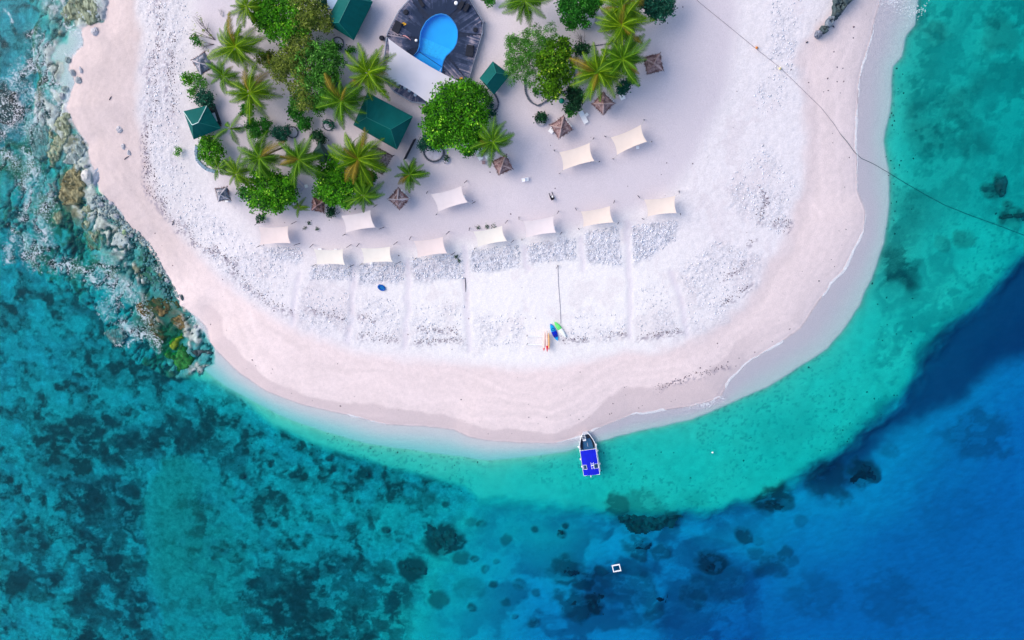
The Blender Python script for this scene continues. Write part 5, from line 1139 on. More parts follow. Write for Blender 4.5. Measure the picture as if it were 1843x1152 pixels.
def ladder(nm, c, L_, W_, n_, tilt, m=m_white):
    mb = MB(); M = Matrix.Rotation(tilt, 3, 'X')
    for s_ in (-1, 1): mb.tube([Vector(c)+M @ Vector((s_*W_/2, -L_/2, 0)), Vector(c)+M @ Vector((s_*W_/2, L_/2, 0))], .035, 5)
    for k in range(n_): y = -L_/2+L_*(k+.5)/n_; mb.tube([Vector(c)+M @ Vector((-W_/2, y, 0)), Vector(c)+M @ Vector((W_/2, y, 0))], .03, 4)
    mb.build(nm, m, boat)
ladder('bow_ladder', (-.42, BL*.5-.72, 1.15), 1.3, .52, 4, .1)
mb = MB(); mb.box((-.38, BL*.5-1.35, 1.05), (.62, .22, .06)); mb.build('bow_step', m_white, boat)
mb = MB(); mb.tube([(0.0, BL*.5-3.0, .42), (0, BL*.5-2.2, .42)], .03, 4); mb.build('deck_rail', m_white, boat)
# canopy with two hatches, on posts
iM = boat.matrix_world if False else Matrix.Translation((bc.x, bc.y, 0)) @ Matrix.Rotation(brz, 4, 'Z'); iM = iM.inverted(); ZC = 2.25
def bl(px, z=ZC): return iM @ P(px[0], px[1], z)
def B2(x, y): return bl((1010+x/11.52, 770+y/11.52))
TL, TR, BR_, BL_ = B2(390, 482), B2(716, 438), B2(802, 968), B2(468, 1000)
def cq(u, v): return (TL*(1-u)+TR*u)*(1-v)+(BL_*(1-u)+BR_*u)*v
us = [0, .07, .28, .74, .985, 1]; vs_ = [0, .25, .56, .60, .745, .78, 1]
holes = {(1, 3), (1, 4) if False else (1, 3)}
us = [0, .055, .275, .70, .985, 1.0]; vs_ = [0, .2, .4, .575, .745, .87, 1]
mb = MB(); V = []; f = []
for j, v in enumerate(vs_):
    for i, u in enumerate(us):
        p = cq(u, v); p.z = ZC-.10*(2*u-1)**2; V.append(p)
nu = len(us)
for j in range(len(vs_)-1):
    for i in range(nu-1):
        if j == 3 and i in (1, 3): continue
        f.append((j*nu+i, j*nu+i+1, (j+1)*nu+i+1, (j+1)*nu+i))
n2 = len(V); mb.add(V+[v-Vector((0, 0, .03)) for v in V], f+[tuple(n2+k for k in q[::-1]) for q in f]); cano = mb.build('canopy', m_cv, boat)
def fr(pts, nm, r=.045):
    mb = MB(); P_ = [cq(*q)+Vector((0, 0, .03-.10*(2*q[0]-1)**2)) for q in pts]
    for a, b_ in zip(P_, P_[1:]+P_[:1]): mb.tube([a, b_], r, 5)
    mb.build(nm, m_white, cano)
fr([(.055, .575), (.275, .575), (.275, .745), (.055, .745)], 'hatch_frame', .035); fr([(.70, .575), (.985, .575), (.985, .745), (.70, .745)], 'hatch_frame', .03)
fr([(0, 0), (1, 0), (1, 1), (0, 1)], 'canopy_frame', .04)
for q in [(0.02, .01), (.98, .01), (.02, .5), (.98, .5), (.03, .98), (.97, .98)]:
    p = cq(*q); mb = MB(); mb.tube([(p.x*.97, p.y, .7), (p.x, p.y, ZC-.12)], .035, 5); mb.build('canopy_post', m_white, boat)
c = cq(.70, .62); c.z = ZC+.12; ladder('roof_ladder', (c.x-.15, c.y, c.z), 1.45, .50, 3, .06)
mb = MB(); p = cq(.68, .57); mb.box((p.x-.12, p.y-.15, ZC+.16), (.45, .2, .05)); mb.build('roof_step', m_white, boat)
for (x, y, z) in [(365, 400, .7), (725, 350, .8), (755, 470, .6), (800, 742, .6), (402, 652, .6), (432, 805, .6), (620, 1003, .5)]:
    q = iM @ P(1010+x/11.52, 770+y/11.52, z); mb = MB(); mb.blob((q.x, q.y, q.z), (.16, .22, .26), int(x), rough=.02, n=9, m=6); mb.build('fender', m_white, boat, True)
mb = MB(); mb.box((0, -BL/2-.2, .55), (.4, .5, .8)); mb.build('outboard_motor', m_in, boat)

# ================================================================ PLANTERS, KERBS, FENCE, BIN
m_stone = mat('dark_kerb_stone', (.10, .115, .15), .9, .4, 3, .6, 10); m_stonel = mat('pale_kerb_stone', (.42, .43, .50), .9, .3, 3, .5, 10); m_soil = mat('planter_sand', (.60, .58, .66), .95, .15, 2)
def ringwall(px, r, label, m=m_stone, h=.35, arc=(0, 360), name='round_planter', w_=.14):
    p = G(*px); root = empty(name, p); tag(root, label, 'planter'); n = max(10, int(r*16*(arc[1]-arc[0])/360)); rnd = random.Random(int(px[0]))
    for i in range(n):
        a = R(arc[0]+(arc[1]-arc[0])*(i+.5)/n); l_ = 2*math.pi*r*(arc[1]-arc[0])/360/n
        mb = MB(); mb.box((r*math.cos(a), r*math.sin(a), h/2-.06), (w_*rnd.uniform(.85, 1.2), l_*.88, h*rnd.uniform(.85, 1.1)), rz=a+rnd.uniform(-.1, .1)); mb.build('stone', m, root)
    mb = MB(); mb.lathe((0, 0, 0), [(r*.96, .0), (r*.9, h*.35), (r*.3, h*.45)], 14); mb.build('soil', m_soil, root)
    return p
ringwall((527, 238), .95, 'round dark stone planter holding a teal shrub near the left palms')
ringwall((591, 225), .90, 'round dark stone ring with a small shrub below a palm', h=.3)
ringwall((608.5, 78), .95, 'round planter between the top left hut and the olive tree', h=.4)
ringwall((430.5, 231.5), .75, 'small pale planter ring at the foot of the sparse palm', m=m_stonel, h=.25)
ringwall((410, 299), .85, 'small grey planter ring right of the round left bush', m=m_stone, h=.25)
ringwall((802.5, 287), .60, 'small round white planter with a four leaved seedling below the big bright tree', m=m_stonel, h=.35)
ringwall((781, 272), 1.75, 'large round stone planter at the lower left foot of the big bright tree', h=.5, w_=.22)
ringwall((974, 216), .95, 'pale hexagonal planter filled with a round dark shrub', m=m_stonel, h=.35)
ringwall((1052, 30), 2.0, 'pale curved stone planter below the tree at the top', m=m_stonel, h=.4, arc=(-110, 30))
def kerb(pts, label, m=m_stone, wv=.26, h=.35):
    W = [G(*q) for q in pts]; L = W[0].copy(); root = empty('garden_kerb', L); tag(root, label, 'kerb'); rnd = random.Random(len(pts)*7+int(pts[0][0]))
    for a, b_ in zip(W[:-1], W[1:]):
        n = max(1, int((b_-a).length/.55)); rz = math.atan2(b_.y-a.y, b_.x-a.x)
        for i in range(n):
            q = a+(b_-a)*((i+.5)/n)-L; mb = MB(); mb.box((q.x, q.y, q.z+h/2-.08), ((b_-a).length/n*.92, wv*rnd.uniform(.8, 1.25), h*rnd.uniform(.8, 1.15)), rz=rz+rnd.uniform(-.12, .12)); mb.build('stone', m, root)
kerb([(944.5, 140), (944.6, 152), (946, 166.6), (950, 176), (956, 184), (968, 190.5), (980, 184), (991, 177), (1004, 170), (1018, 164), (1030, 158)], 'dark stone kerb around the bed under the twin toned tree')
kerb([(1026.5, 100), (1029, 114), (1032, 126), (1035, 140), (1034, 155)], 'straight dark kerb on the right side of the twin toned tree bed', wv=.3)
kerb([(1035.5, 95), (1038, 108), (1041, 120), (1043, 131)], 'second thin kerb parallel to the tree bed, left of the palms', wv=.14, h=.2)
kerb([(1058, 84), (1072, 82), (1086, 80), (1103, 77)], 'thin dark kerb behind the two lower palms', wv=.12, h=.2)
kerb([(1122, 160), (1130, 152), (1138, 143)], 'pale stone kerb at the lower right of the palm bed', m=m_stonel, wv=.25)
kerb([(889, 168), (895, 176), (897.5, 186), (896, 194), (890, 200)], 'curved stone kerb below the small bright green hut', wv=.28)
kerb([(356, 262), (353, 275), (357, 290), (364, 297), (372, 304), (388, 309)], 'blue grey stone edge around the round left bush', m=mat('blue_kerb', (.20, .30, .38), .9, .4, 3), wv=.5, h=.4)
for (a, b_, lb) in [((731, 286), (749, 250), 'black timber fence panel running down beside the big bright tree')]:
    A = G(*a); B = G(*b_); root = empty('timber_fence', A); tag(root, lb, 'fence'); d = B-A; rz = math.atan2(d.y, d.x); n = 12
    for i in range(n): q = d*((i+.5)/n); mb = MB(); mb.box((q.x, q.y, 1.1), (d.length/n*.93, .05, 2.4), rz=rz); mb.build('board', m_in, root)
    for h in (.4, 1.2): mb = MB(); mb.tube([(0, .08, h), (d.x, d.y+.08, h)], .05, 4); mb.build('rail', m_in, root)
p = G(1011, 181.5); root = empty('green_bin', p); tag(root, 'round green bin with dark rim on the sand below the tree bed', 'bin'); mb = MB(); mb.lathe((0, 0, 0), [(.34, 0), (.42, .8), (.40, .90), (.02, .94)], 14); mb.build('body', mat('bin_green', (.0, .26, .18), .5), root, True)
mb = MB(); mb.lathe((0, 0, 0), [(.46, .74), (.46, .80), (.42, .80)], 14); mb.build('rim', m_in, root)
o = empty('blue_tarpaulin', P(598, 4, zd0+2.5)); tag(o, 'pale blue tarpaulin seen through leaves at the top edge', 'tarpaulin'); mb = MB(); mb.box((0, 0, 0), (1.7, 2.0, .04)); mb.build('sheet', m_blueg, o)
for a in (-1, 1):
    for b_ in (-1, 1): mb = MB(); mb.tube([(a*.8, b_*.9, -2.5), (a*.8, b_*.9, 0)], .04, 5); mb.build('pole', m_pole, o)
o = empty('shelter_roof', P(1022, 9, zd0+2.6), R(-15)); tag(o, 'narrow pale blue roof strip poking out of the tree at the top', 'shelter'); mb = MB(); mb.box((0, 0, 0), (.9, 2.8, .05)); mb.build('roof_sheet', mat('pale_sheet', (.48, .66, .80), .5, .1), o)
for a in (-1, 1):
    for b_ in (-1, 1): mb = MB(); mb.tube([(a*.4, b_*1.3, -2.6), (a*.4, b_*1.3, 0)], .04, 5); mb.build('pole', m_pole, o)

# ================================================================ BROADLEAF TREES AND BUSHES
LM = {'bright': leaf_mat('bright_leaves', (0.006, .06, .003), (.13, .52, .008), (.48, .85, .06)), 'deep': leaf_mat('deep_green_leaves', (.006, .06, .006), (.04, .30, .02), (.12, .50, .05)),
 'olive': leaf_mat('olive_leaves', (.04, .075, .014), (.32, .42, .05), (.66, .68, .22)), 'grey': leaf_mat('grey_green_leaves', (.010, .07, .006), (.13, .44, .045), (.36, .68, .14)),
 'yellow': leaf_mat('yellow_green_leaves', (.010, .05, .002), (.15, .40, .006), (.58, .76, .05)), 'teal': leaf_mat('blue_green_leaves', (.006, .05, .035), (.015, .15, .085), (.06, .30, .17)), 'dark': leaf_mat('dark_leaves', (.005, .03, .014), (.02, .12, .045), (.08, .28, .09))}
m_bark = mat('bark', (.12, .09, .07), .9, .4, 2, .8, 8)
def leaf_cloud(name, lobes, n, size, m, parent, seed=0, asp=.55, base=(0, 0, 0), shell=.55, tilt=.7):
    """lobes: (x, y, z, rx, ry, rz); leaves as folded quads spread through the lobes' volume, thicker near the top"""
    r = np.random.RandomState(seed); w_ = np.array([l[3]*l[4] for l in lobes]); w_ = w_/w_.sum()
    nc = max(6, n//9); li = r.choice(len(lobes), nc, p=w_); Lb = np.array(lobes)[li]
    d = r.normal(size=(nc, 3)); d[:, 2] = np.abs(d[:, 2])*1.0-.15; d /= np.linalg.norm(d, axis=1)[:, None]
    rad = 1-shell*r.rand(nc)**1.6; rad *= 1+.10*r.normal(size=nc)
    cc = Lb[:, :3]+d*Lb[:, 3:]*rad[:, None]
    k = r.randint(0, nc, n); spread = size*1.6
    c = cc[k]+r.normal(size=(n, 3))*spread*np.array([1, 1, .6])
    a = r.rand(n)*6.283; t1 = r.normal(size=n)*tilt; t2 = r.normal(size=n)*tilt
    U = np.stack([np.cos(a), np.sin(a), np.sin(t1)*.8], 1); U /= np.linalg.norm(U, axis=1)[:, None]
    Wv = np.stack([-np.sin(a), np.cos(a), np.sin(t2)*.8], 1); Wv /= np.linalg.norm(Wv, axis=1)[:, None]
    s_ = size*(.6+.8*r.rand(n))[:, None]
    V = np.stack([c-U*s_, c+Wv*s_*asp, c+U*s_, c-Wv*s_*asp], 1).reshape(-1, 3)
    me = raw_mesh(name, V, np.arange(4*n).reshape(-1, 4))
    tn = np.clip(.40+.24*r.normal(size=nc)[k]+.20*r.normal(size=n), 0, 1)
    at_ = me.attributes.new('tone', 'FLOAT', 'POINT'); at_.data.foreach_set('value', np.repeat(tn, 4).astype(np.float32))
    return link(name, me, m, parent)
def tree(name, lobes_px, hgt, n, size, kind, label, cat='tree', seed=0, trunk=True, group=None, asp=.55, extra=None):
    """lobes_px: (u, v, r_px, squash) crown lobes as seen from above"""
    u0 = sum(l[0]*l[2] for l in lobes_px)/sum(l[2] for l in lobes_px); v0 = sum(l[1]*l[2] for l in lobes_px)/sum(l[2] for l in lobes_px)
    gq = G(u0, v0); zc = gq.z+hgt*.62; c0 = P(u0, v0, zc); root = empty(name, (c0.x, c0.y, gz(c0.x, c0.y))); tag(root, label, cat, group); L = Vector(root.location)
    lobes = []
    for (u, v, r_, *q) in lobes_px:
        p = P(u, v, zc)-L; rm = r_*(.1 if trunk else .113); rv = min(hgt*.42, rm*.75); lobes.append((p.x, p.y, p.z+random.uniform(-.1, .25)*hgt*.3, rm, rm*(q[0] if q else 1), rv))
    # break lobes into sub-lobes for an uneven outline
    sub = []; rnd = random.Random(seed)
    for l in lobes:
        sub.append((l[0], l[1], l[2], l[3]*.72, l[4]*.72, l[5]))
        for _ in range(int(4+l[3]*2.0)):
            a = rnd.uniform(0, 6.28); q = rnd.uniform(.45, .78); s_ = rnd.uniform(.24, .42); sub.append((l[0]+l[3]*q*math.cos(a), l[1]+l[4]*q*math.sin(a), l[2]+rnd.uniform(-.4, .35)*l[5], l[3]*s_, l[4]*s_, l[5]*s_*1.3))
    ks = kind if isinstance(kind, (list, tuple)) else [kind]
    if len(ks) == 1: leaf_cloud('crown', sub, n, size, LM[ks[0]], root, seed, asp)
    else:
        A = [s_ for s_ in sub if s_[0] < (sum(t[0] for t in sub)/len(sub))]; Bq = [s_ for s_ in sub if s_ not in A]
        leaf_cloud('crown', A, n//2, size, LM[ks[0]], root, seed, asp); leaf_cloud('crown', Bq, n//2, size, LM[ks[1]], root, seed+1, asp)
    if trunk:
        mb = MB(); h_ = lobes[0][2]; rt = .05+hgt*.03
        mb.tube([(0, 0, -.3), (.1, .05, h_*.3), (.05, .12, h_*.55)], [rt*1.3, rt, rt*.8], 8); mb.build('trunk', m_bark, root)
        for l in sub[:10]:
            mb = MB(); st_ = Vector((.05, .1, h_*.5)); e_ = Vector(l[:3]); mid = st_.lerp(e_, .5)+Vector((rnd.uniform(-.2, .2), rnd.uniform(-.2, .2), -.1)); mb.tube([st_, mid, e_], [rt*.6, rt*.4, rt*.15], 5); mb.build('limb', m_bark, root)
    return root
tree('broadleaf_tree', [(822, 205, 50), (795, 225, 34), (800, 195, 38), (850, 220, 32), (838, 250, 26), (785, 245, 22), (835, 175, 26)], 6.5, 15000, .20, 'bright', 'largest bright green leafy tree in the middle, touching the white pool sail', seed=1)
tree('broadleaf_tree', [(512, 30, 46), (480, 22, 28), (500, 50, 26)], 6, 8500, .19, 'bright', 'bright green leafy tree at the top left beside an olive tree', seed=2)
tree('broadleaf_tree', [(555, 14, 34), (572, 30, 24), (540, 45, 24)], 6, 6500, .16, 'olive', 'olive tree at the top edge left of the cut off green hut', seed=3)
tree('broadleaf_tree', [(558, 118, 48), (525, 135, 38), (592, 112, 32), (565, 165, 34), (520, 105, 28), (590, 140, 26), (545, 85, 24)], 7, 17000, .16, ['olive', 'grey'], 'large sprawling olive green tree left of the pool deck', seed=4)
tree('broadleaf_tree', [(540, 182, 20), (572, 190, 16)], 4, 2200, .15, 'grey', 'thin grey green crown under the large olive tree', seed=5)
tree('broadleaf_tree', [(487, 342, 36), (454, 340, 17), (522, 354, 17), (498, 374, 12), (470, 360, 27), (505, 340, 28), (480, 325, 26), (512, 358, 18)], 5.5, 8500, .19, 'bright', 'round bright green tree at the lower left over a teal tent', seed=6)
tree('broadleaf_tree', [(442, 347, 14), (452, 358, 10)], 4, 600, .18, 'deep', 'sparse leafy branch reaching left from the round tree', 'branch', seed=7)
tree('broadleaf_tree', [(595, 322, 32), (615, 345, 30), (590, 345, 24), (630, 335, 26), (605, 300, 20), (622, 362, 14)], 5.5, 8500, .19, 'bright', 'bright green tree beside the yellowish palm and the brown thatch', seed=8)
tree('broadleaf_tree', [(660, 325, 13), (668, 318, 9), (655, 337, 9)], 4.5, 1500, .18, 'deep', 'dark leafy branch on the right of the tree beside the brown thatch', 'branch', seed=9)
tree('broadleaf_tree', [(942, 95, 34), (935, 125, 26), (960, 75, 26), (985, 62, 24), (925, 75, 14), (955, 140, 18), (920, 122, 16)], 6, 15000, .11, 'grey', 'feathery grey green tree, left half of the twin toned pair', seed=10, asp=.35)
tree('broadleaf_tree', [(997, 112, 28), (1000, 90, 24), (985, 145, 24), (1008, 132, 22), (995, 165, 16)], 6.6, 7000, .19, 'yellow', 'yellow green broad leaved tree, right half of the twin toned pair', seed=11)
tree('broadleaf_tree', [(1042, 8, 30), (1022, 20, 20), (1062, 5, 22), (1030, 38, 14), (1050, 40, 10)], 6, 7500, .15, 'deep', 'dark green tree at the top edge above a pale curved planter', seed=12)
tree('broadleaf_tree', [(1182, 5, 26), (1198, 8, 18), (1165, 0, 18), (1205, -15, 18), (1175, 22, 14)], 5.5, 5500, .17, 'teal', 'blue green tree at the top edge right of the upper palm', seed=13)
tree('shrub', [(380, 272, 22), (384, 285, 15), (374, 262, 15)], 3.2, 3600, .16, 'bright', 'round bright green bush on the left shore with a stone edge', 'bush', seed=14, trunk=False)
tree('shrub', [(369, 174, 15), (362, 181, 9)], 2.6, 1500, .15, 'teal', 'round dark bush just above the small left hut', 'bush', seed=15, trunk=False)
tree('shrub', [(346, 168, 8), (351, 163, 6)], 1.8, 350, .14, 'grey', 'pale small bush left of the round dark bush', 'bush', seed=16, trunk=False)
tree('shrub', [(340, 140, 10), (338, 148, 6)], 2.0, 600, .15, 'bright', 'small bright bush below the collapsed grey shelter', 'bush', seed=17, trunk=False)
tree('shrub', [(358, 146, 10), (368, 152, 7)], 2.0, 550, .14, 'grey', 'loose grey green bush right of the small bright bush', 'bush', seed=18, trunk=False)
tree('shrub', [(352, 73, 8), (358, 78, 5)], 1.6, 330, .14, 'deep', 'small sprig bush on the sand above the collapsed grey shelter', 'bush', seed=19, trunk=False)
tree('shrub', [(320.5, 274, 7)], 1.2, 200, .13, 'grey', 'tiny grey green tuft alone on the white sand left of the round bush', 'bush', seed=20, trunk=False)
tree('shrub', [(440, 200, 9), (450, 196, 9)], 2.2, 800, .15, 'deep', 'low dark bush under the centre left palm', 'bush', seed=21, trunk=False)
tree('shrub', [(455, 224, 11), (470, 232, 11), (480, 222, 8), (462, 240, 9)], 2.6, 1900, .16, 'deep', 'broad green bush above the twin left palms', 'bush', seed=22, trunk=False)
tree('shrub', [(500, 238, 11), (508, 247, 9), (517, 232, 7)], 2.4, 1300, .14, 'teal', 'teal green bush leaning into the round stone planter', 'bush', seed=23, trunk=False)
tree('shrub', [(536, 208, 12), (550, 220, 12), (528, 200, 7)], 2.4, 1600, .15, 'deep', 'long dark bush below the grey green crown', 'bush', seed=24, trunk=False)
tree('shrub', [(573, 246, 10), (582, 252, 7), (565, 245, 6)], 2.0, 700, .16, 'dark', 'dark spiky bush left of the half hidden shed', 'bush', seed=25, trunk=False)
tree('shrub', [(467.5, 393, 6.5)], 1.2, 260, .15, 'dark', 'small dark bush at the corner pole of the leftmost sail', 'bush', seed=26, trunk=False)
tree('shrub', [(593.5, 381, 8)], 1.4, 420, .15, 'dark', 'small round dark bush right of the dark thatched shelter', 'bush', seed=27, trunk=False)
tree('shrub', [(589, 222, 5), (597, 226, 5)], 1.0, 220, .13, 'teal', 'small teal shrub inside the dark stone ring below a palm', 'bush', seed=28, trunk=False)
tree('shrub', [(607, 83, 8), (600, 80, 5)], 1.4, 420, .14, 'deep', 'green shrub filling half of the planter by the top left hut', 'bush', seed=29, trunk=False)
tree('shrub', [(632, 89, 5.5)], 1.1, 200, .14, 'deep', 'tiny bush on the sand above the palm left of the pool sail', 'bush', seed=30, trunk=False)
tree('shrub', [(974, 212, 9.5)], 1.6, 600, .14, 'dark', 'round dark shrub in the hexagonal planter', 'bush', seed=31, trunk=False)
tree('shrub', [(1033, 168, 13), (1037, 182, 12), (1030, 195, 10), (1045, 172, 8)], 3.0, 2600, .16, 'dark', 'tall dark shrub between the tree bed and the white lounger', 'bush', seed=32, trunk=False)
tree('shrub', [(1029, 200, 7)], 3.0, 350, .16, 'deep', 'light green tip of growth below the tall dark shrub', 'bush', seed=33, trunk=False)
tree('shrub', [(1043, 88, 8), (1055, 87, 7), (1040, 95, 5)], 1.8, 600, .16, 'dark', 'dark bush with bare twigs at the upper left of the palm bed', 'bush', seed=34, trunk=False)
tree('shrub', [(1124, 155, 9), (1132, 145, 6), (1115, 162, 7)], 2.2, 900, .15, 'teal', 'blue green bush under the lower palms beside the lone lounger', 'bush', seed=35, trunk=False)
tree('shrub', [(966, 164, 4.5), (964, 170, 3.5)], 1.0, 150, .14, 'deep', 'small bush standing in the sandy bed under the twin toned tree', 'bush', seed=36, trunk=False)
tree('shrub', [(772, 250, 12), (762, 258, 10), (783, 262, 8)], 3.0, 1400, .15, 'teal', 'blue green undergrowth at the lower left of the big bright tree', 'bush', seed=37, trunk=False)
tree('shrub', [(856, 160, 12), (868, 165, 11), (850, 152, 8), (878, 180, 8)], 3.2, 2300, .12, 'grey', 'silvery grey bush between the big bright tree and the small bright hut', 'bush', seed=38, trunk=False)
tree('shrub', [(883, 195, 7), (888, 203, 6), (878, 207, 6)], 1.6, 500, .12, 'teal', 'bluish scrub beside the curved stone kerb', 'bush', seed=39, trunk=False)
tree('shrub', [(470, 104, 10), (482, 112, 12), (490, 100, 8)], 3.5, 1500, .13, 'olive', 'loose olive bush between the left palms and the large olive tree', 'bush', seed=40, trunk=False)
tree('shrub', [(883, 0, 8), (876, -4, 6)], 2.0, 450, .15, 'deep', 'dark leaf tip at the top edge right of the deck', 'bush', seed=41, trunk=False)
tree('shrub', [(586, 8, 9), (576, 4, 7)], 3.0, 900, .14, 'teal', 'teal bush beside the pale blue tarpaulin at the top edge', 'bush', seed=42, trunk=False)
tree('shrub', [(802.4, 286.5, 2.5)], .8, 40, .16, 'dark', 'four leaved dark seedling in the small white planter', 'plant', seed=43, trunk=False)
tree('shrub', [(862, 258, 10), (852, 268, 8), (838, 272, 7)], 4.0, 1200, .17, 'deep', 'hanging leafy skirt at the lower right of the big bright tree', 'branch', seed=44, trunk=False)
for i, ((u, v), lb) in enumerate([((860, 410), 'weed tuft on the sand, left of three above the warm cream sail'), ((876, 408), 'weed tuft on the sand, middle of three above the warm cream sail'), ((887, 408), 'largest weed tuft, right of three above the warm cream sail'), ((822, 462), 'green weed tuft at the upper corner of a rubble bed'), ((827.5, 469), 'darker green weed tuft just below another at a rubble bed corner'),
      ((556, 401), 'small grey weed tuft, top one in the patch below the dark thatched shelter'), ((548, 411), 'small weed tuft, left one in the patch below the dark thatched shelter'), ((570, 413), 'small weed tuft, right one in the patch below the dark thatched shelter')]):
    tree('weed_tuft', [(u, v, 3.0 if i != 2 else 3.6)], .3, 40, .10, 'dark', lb, 'plant', seed=60+i, trunk=False)
def twigs(px, n, ln, spread, dirs, m, label, h=1.2, seed=0, leaves=0):
    p = G(*px); root = empty('bare_shrub', p); tag(root, label, 'bare shrub'); rnd = random.Random(seed)
    for k in range(n):
        a = R(rnd.uniform(*dirs)); l_ = ln*rnd.uniform(.5, 1); mb = MB(); q = Vector((0, 0, .1)); e = Vector((math.cos(a)*l_, math.sin(a)*l_, h*rnd.uniform(.5, 1))); mid = q.lerp(e, .5)+Vector((rnd.uniform(-.2, .2), rnd.uniform(-.2, .2), .1))
        mb.tube([q, mid, e], [.05, .035, .015], 4)
        for _ in range(5):
            t_ = rnd.uniform(.3, .95); s_ = q.lerp(e, t_); a2 = a+rnd.uniform(-1, 1); l2 = l_*.35*rnd.uniform(.4, 1); mb.tube([s_, s_+Vector((math.cos(a2)*l2, math.sin(a2)*l2, .15))], [.02, .01], 3)
        mb.build('branch', m, root)
    if leaves: leaf_cloud('foliage', [(math.cos(R((dirs[0]+dirs[1])/2))*ln*.5, math.sin(R((dirs[0]+dirs[1])/2))*ln*.5, h*.7, ln*.5, ln*.5, .4)], leaves, .10, LM['olive'], root, seed)
m_twig = mat('twig', (.16, .14, .15), .9, .3)
twigs((388, 72), 7, 5.0, 1, (118, 165), m_twig, 'leafless branching shrub reaching over the upper left sand', 1.5, 1, 160)
twigs((386, 80), 3, 2.6, 1, (165, 200), m_twig, 'low bare twigs beside the leafless shrub', .8, 2, 60)
twigs((1049, 84), 7, 2.6, 1, (70, 120), m_twig, 'bare grey twigs standing up out of the dark bush by the palm bed', 1.8, 3)
twigs((873, 178), 6, 2.6, 1, (-60, 20), m_twig, 'leafless grey twigs right of the big bright tree', 1.2, 4)
twigs((896, 225), 3, 1.6, 1, (220, 260), m_twig, 'thin dry twigs above the palm at the foot of the big tree', .5, 5)
twigs((401, 30), 5, 1.4, 1, (30, 130), mat('bleached_wood', (.6, .57, .58), .9), 'bleached dead wood on the sand near the top left palm', .3, 6)

# ================================================================ COCONUT PALMS
m_frond = leaf_mat('palm_leaflets', (.02, .08, .001), (.17, .36, .003), (.62, .76, .03), .5)
m_frond_d = leaf_mat('dark_palm_leaflets', (.012, .06, .002), (.11, .31, .006), (.44, .64, .04), .5)
m_frond_y = leaf_mat('yellowing_palm_leaflets', (.10, .09, .01), (.34, .25, .02), (.50, .40, .05), .6)
m_trunk = mat('palm_trunk', (.16, .14, .12), .9, .4, 1.0, .8, 12, streak=(1, 1, 6))
def frond_mesh(seed, droop, m, curl=0.0, nl=30):
    """unit-length frond along +x with separate leaflets"""
    rnd = random.Random(seed); V = []; f = []; tn = []
    def rach(t):
        return Vector((t*(1-.18*droop*t), curl*t*t*.25, .34*t-(.34+.55*droop)*t*t))
    N = 14; 
    for i in range(N+1):
        t = i/N; p = rach(t); w_ = .013*(1-t)+.005; V += [p+Vector((0, -w_, .004)), p+Vector((0, w_, .004))]; tn += [.95, .95]
    for i in range(N): f.append((2*i, 2*i+1, 2*i+3, 2*i+2))
    for i in range(nl):
        t = .10+.88*i/nl; p = rach(t); d = (rach(min(1, t+.02))-rach(t-.02)).normalized(); 
        ln = .215*math.sin(math.pi*min(1, (.16+.80*t))**.8)*rnd.uniform(.75, 1.2)+.03; side = Vector((-d.y, d.x, 0)).normalized()
        for s_ in (-1, 1):
            dr = side*s_*math.cos(.75)+d*math.sin(.75+.3*t); dr.normalize(); dn = Vector((0, 0, -1)); w_ = d*.0105
            m1 = p+dr*ln*.5+dn*ln*(.05+.10*rnd.random()); e = p+dr*ln+dn*ln*(.32+.25*rnd.random()); b = len(V)
            V += [p-w_, p+w_, m1+w_*1.05, m1-w_*1.05, e]; f += [(b, b+1, b+2, b+3), (b+3, b+2, b+4)]; q = min(1, max(0, rnd.gauss(.42, .16))); tn += [q, q, q, q, q*.8]
    me = bpy.data.meshes.new('frond'); me.from_pydata(V, [], f); me.update(); a = me.attributes.new('tone', 'FLOAT', 'POINT'); a.data.foreach_set('value', tn); me.materials.append(m); return me
FR = {}
for nm, m in (('g', m_frond), ('d', m_frond_d), ('y', m_frond_y)):
    FR[nm] = [[frond_mesh(s_*10+k, dr, m, random.uniform(-1, 1)) for k in range(3)] for s_, dr in enumerate((.15, .55, 1.0, 1.5))]
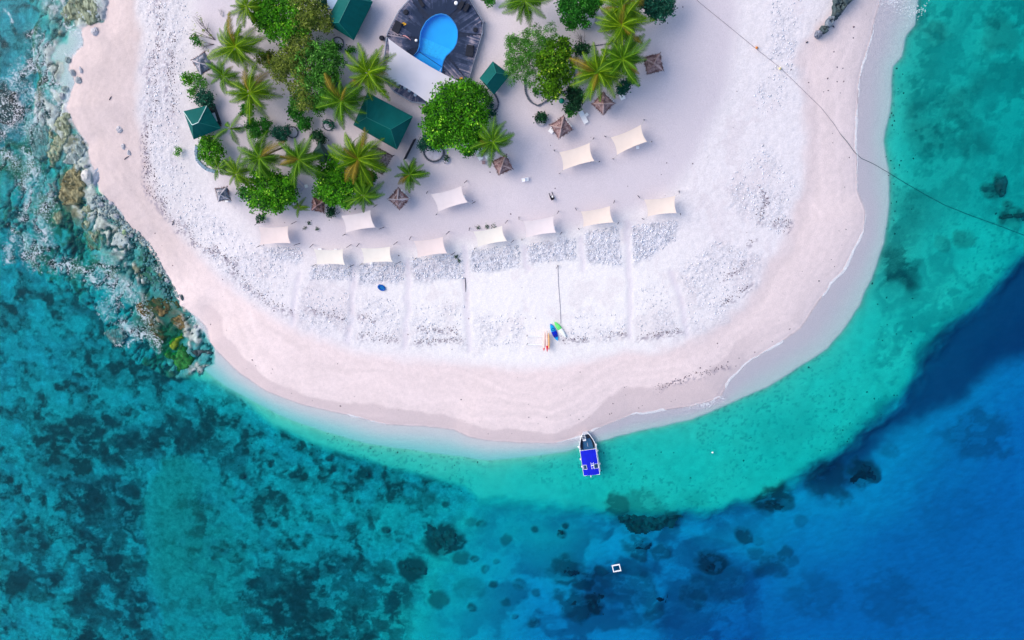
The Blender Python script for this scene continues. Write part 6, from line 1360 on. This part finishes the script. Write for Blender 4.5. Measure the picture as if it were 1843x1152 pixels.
def palm(px, r, hgt, n, label, kind='g', base=None, seed=0, yellow=0.1, arc=None):
    rnd = random.Random(seed+100); gq = G(*px); zc = gq.z+hgt; c = P(px[0], px[1], zc); b_ = G(*base) if base else Vector((c.x+rnd.uniform(-.5, .5), c.y+rnd.uniform(-.5, .5), gz(c.x, c.y)))
    root = empty('palm_tree', b_); tag(root, label, 'palm tree', 'coconut palms among the huts'); L = b_; ctr = c-L
    mb = MB(); pts = []; rr = []
    for i in range(9): t = i/8; pts.append(Vector((ctr.x*t**1.5, ctr.y*t**1.5, -.2+(ctr.z+.0)*t))); rr.append(.20-.09*t+(.08 if i == 0 else 0))
    mb.tube(pts, rr, 8); mb.build('trunk', m_trunk, root, True)
    mb = MB(); mb.blob((ctr.x, ctr.y, ctr.z-.05), (.22, .22, .35), seed, rough=.1); csh = mb.build('crownshaft', m_trunk, root)
    for k in range(rnd.randint(3, 6)):
        a = rnd.uniform(0, 6.28); mb = MB(); mb.blob((ctr.x+.28*math.cos(a), ctr.y+.28*math.sin(a), ctr.z-.35), (.14, .14, .17), k, rough=.03); mb.build('coconut', m_olive, csh)
    for k in range(n):
        lay = k/n; a = k*2.39996+rnd.uniform(-.25, .25)
        if arc: a = R(arc[0]+(arc[1]-arc[0])*(k+.5)/n+rnd.uniform(-8, 8))
        di = 3 if lay < .25 else 2 if lay < .55 else 1 if lay < .85 else 0
        kk = 'y' if (rnd.random() < yellow*(2 if di == 3 else .7)) else kind
        me = FR[kk][di][rnd.randrange(3)]; o = bpy.data.objects.new('frond', me); COL.objects.link(o); o.parent = root
        s_ = r*.118*rnd.uniform(.78, 1.22)*(1.12 if di >= 2 else 1.0 if di == 1 else .75)
        pitch = {0: -.75, 1: -.28, 2: -.02, 3: .22}[di]+rnd.uniform(-.12, .12)
        o.location = ctr+Vector((0, 0, .1*di*-1+.25)); o.rotation_euler = (rnd.uniform(-.35, .35), pitch, a); o.scale = (s_, s_*rnd.uniform(.85, 1.15), s_)
    return root
PALMS = [((425, 84), 40, 6.5, 24, 'bushy yellow green palm at the upper left beside the leafless shrub', 'g', (433, 66)), ((445, 12), 28, 6, 16, 'palm at the top left edge half behind the bright tree', 'g', None), ((403, 137), 27, 5, 15, 'small palm right below the collapsed grey shelter', 'd', None),
 ((451, 167), 38, 6, 22, 'palm with a dark bush at its foot, centre left of the trees', 'g', None), ((664, 131), 38, 7, 24, 'palm touching the left end of the white pool sail', 'g', None), ((615, 182), 37, 7, 20, 'palm between the large olive tree and the largest green hut', 'd', None),
 ((468, 284), 37, 7, 22, 'palm with a long leaning trunk and golden dead fronds', 'd', (512, 265)), ((539, 287), 38, 7, 20, 'dark palm right of the leaning trunk palm', 'd', (505, 282)), ((427, 312), 27, 5.5, 16, 'yellowish palm at the left above the torn grey shelter', 'g', (408, 297)), ((394, 303), 22, 4, 9, 'small thin palm overlapping the round left bush', 'd', (404, 298)),
 ((645, 286), 40, 8, 30, 'densest yellowish palm over the ragged brown thatch roof', 'g', None), ((655, 352), 28, 6, 17, 'palm rising behind the lilac shade sail', 'd', None), ((738, 314), 25, 4, 20, 'small palm alone on open sand below the largest hut', 'd', None), ((887, 255), 32, 6, 17, 'olive coloured palm at the lower right of the big bright tree', 'd', None),
 ((944, 1), 34, 6.5, 18, 'palm cut by the top edge right of the deck', 'd', None), ((1117, 12), 34, 7, 16, 'yellow fronded palm cut by the top edge, highest of the right cluster', 'g', None), ((1119, 46), 40, 7.5, 24, 'palm right below the cut off one in the right cluster', 'g', None),
 ((1076, 131), 38, 7.5, 26, 'lower left palm of the right cluster, above a covered shelter', 'g', None), ((1120, 107), 38, 7.5, 24, 'lower right palm of the right cluster', 'd', None), ((538, 373), 15, 2.5, 9, 'baby palm between the round left tree and the dark thatched shelter', 'g', None), ((487, 118), 16, 4, 7, 'young palm poking out beside the large olive tree', 'g', None)]
for i, (px, r_, h_, n_, lb, kd_, bs) in enumerate(PALMS): palm(px, r_, h_, int(n_*1.25), lb, kd_, bs, seed=i, yellow={10: .25, 15: .3, 6: .2, 0: .12}.get(i, .07))
palm((415, 231), 29, 4, 5, 'sparse young palm with only five fronds right of the small left hut', 'd', (431, 231), seed=77, yellow=0)
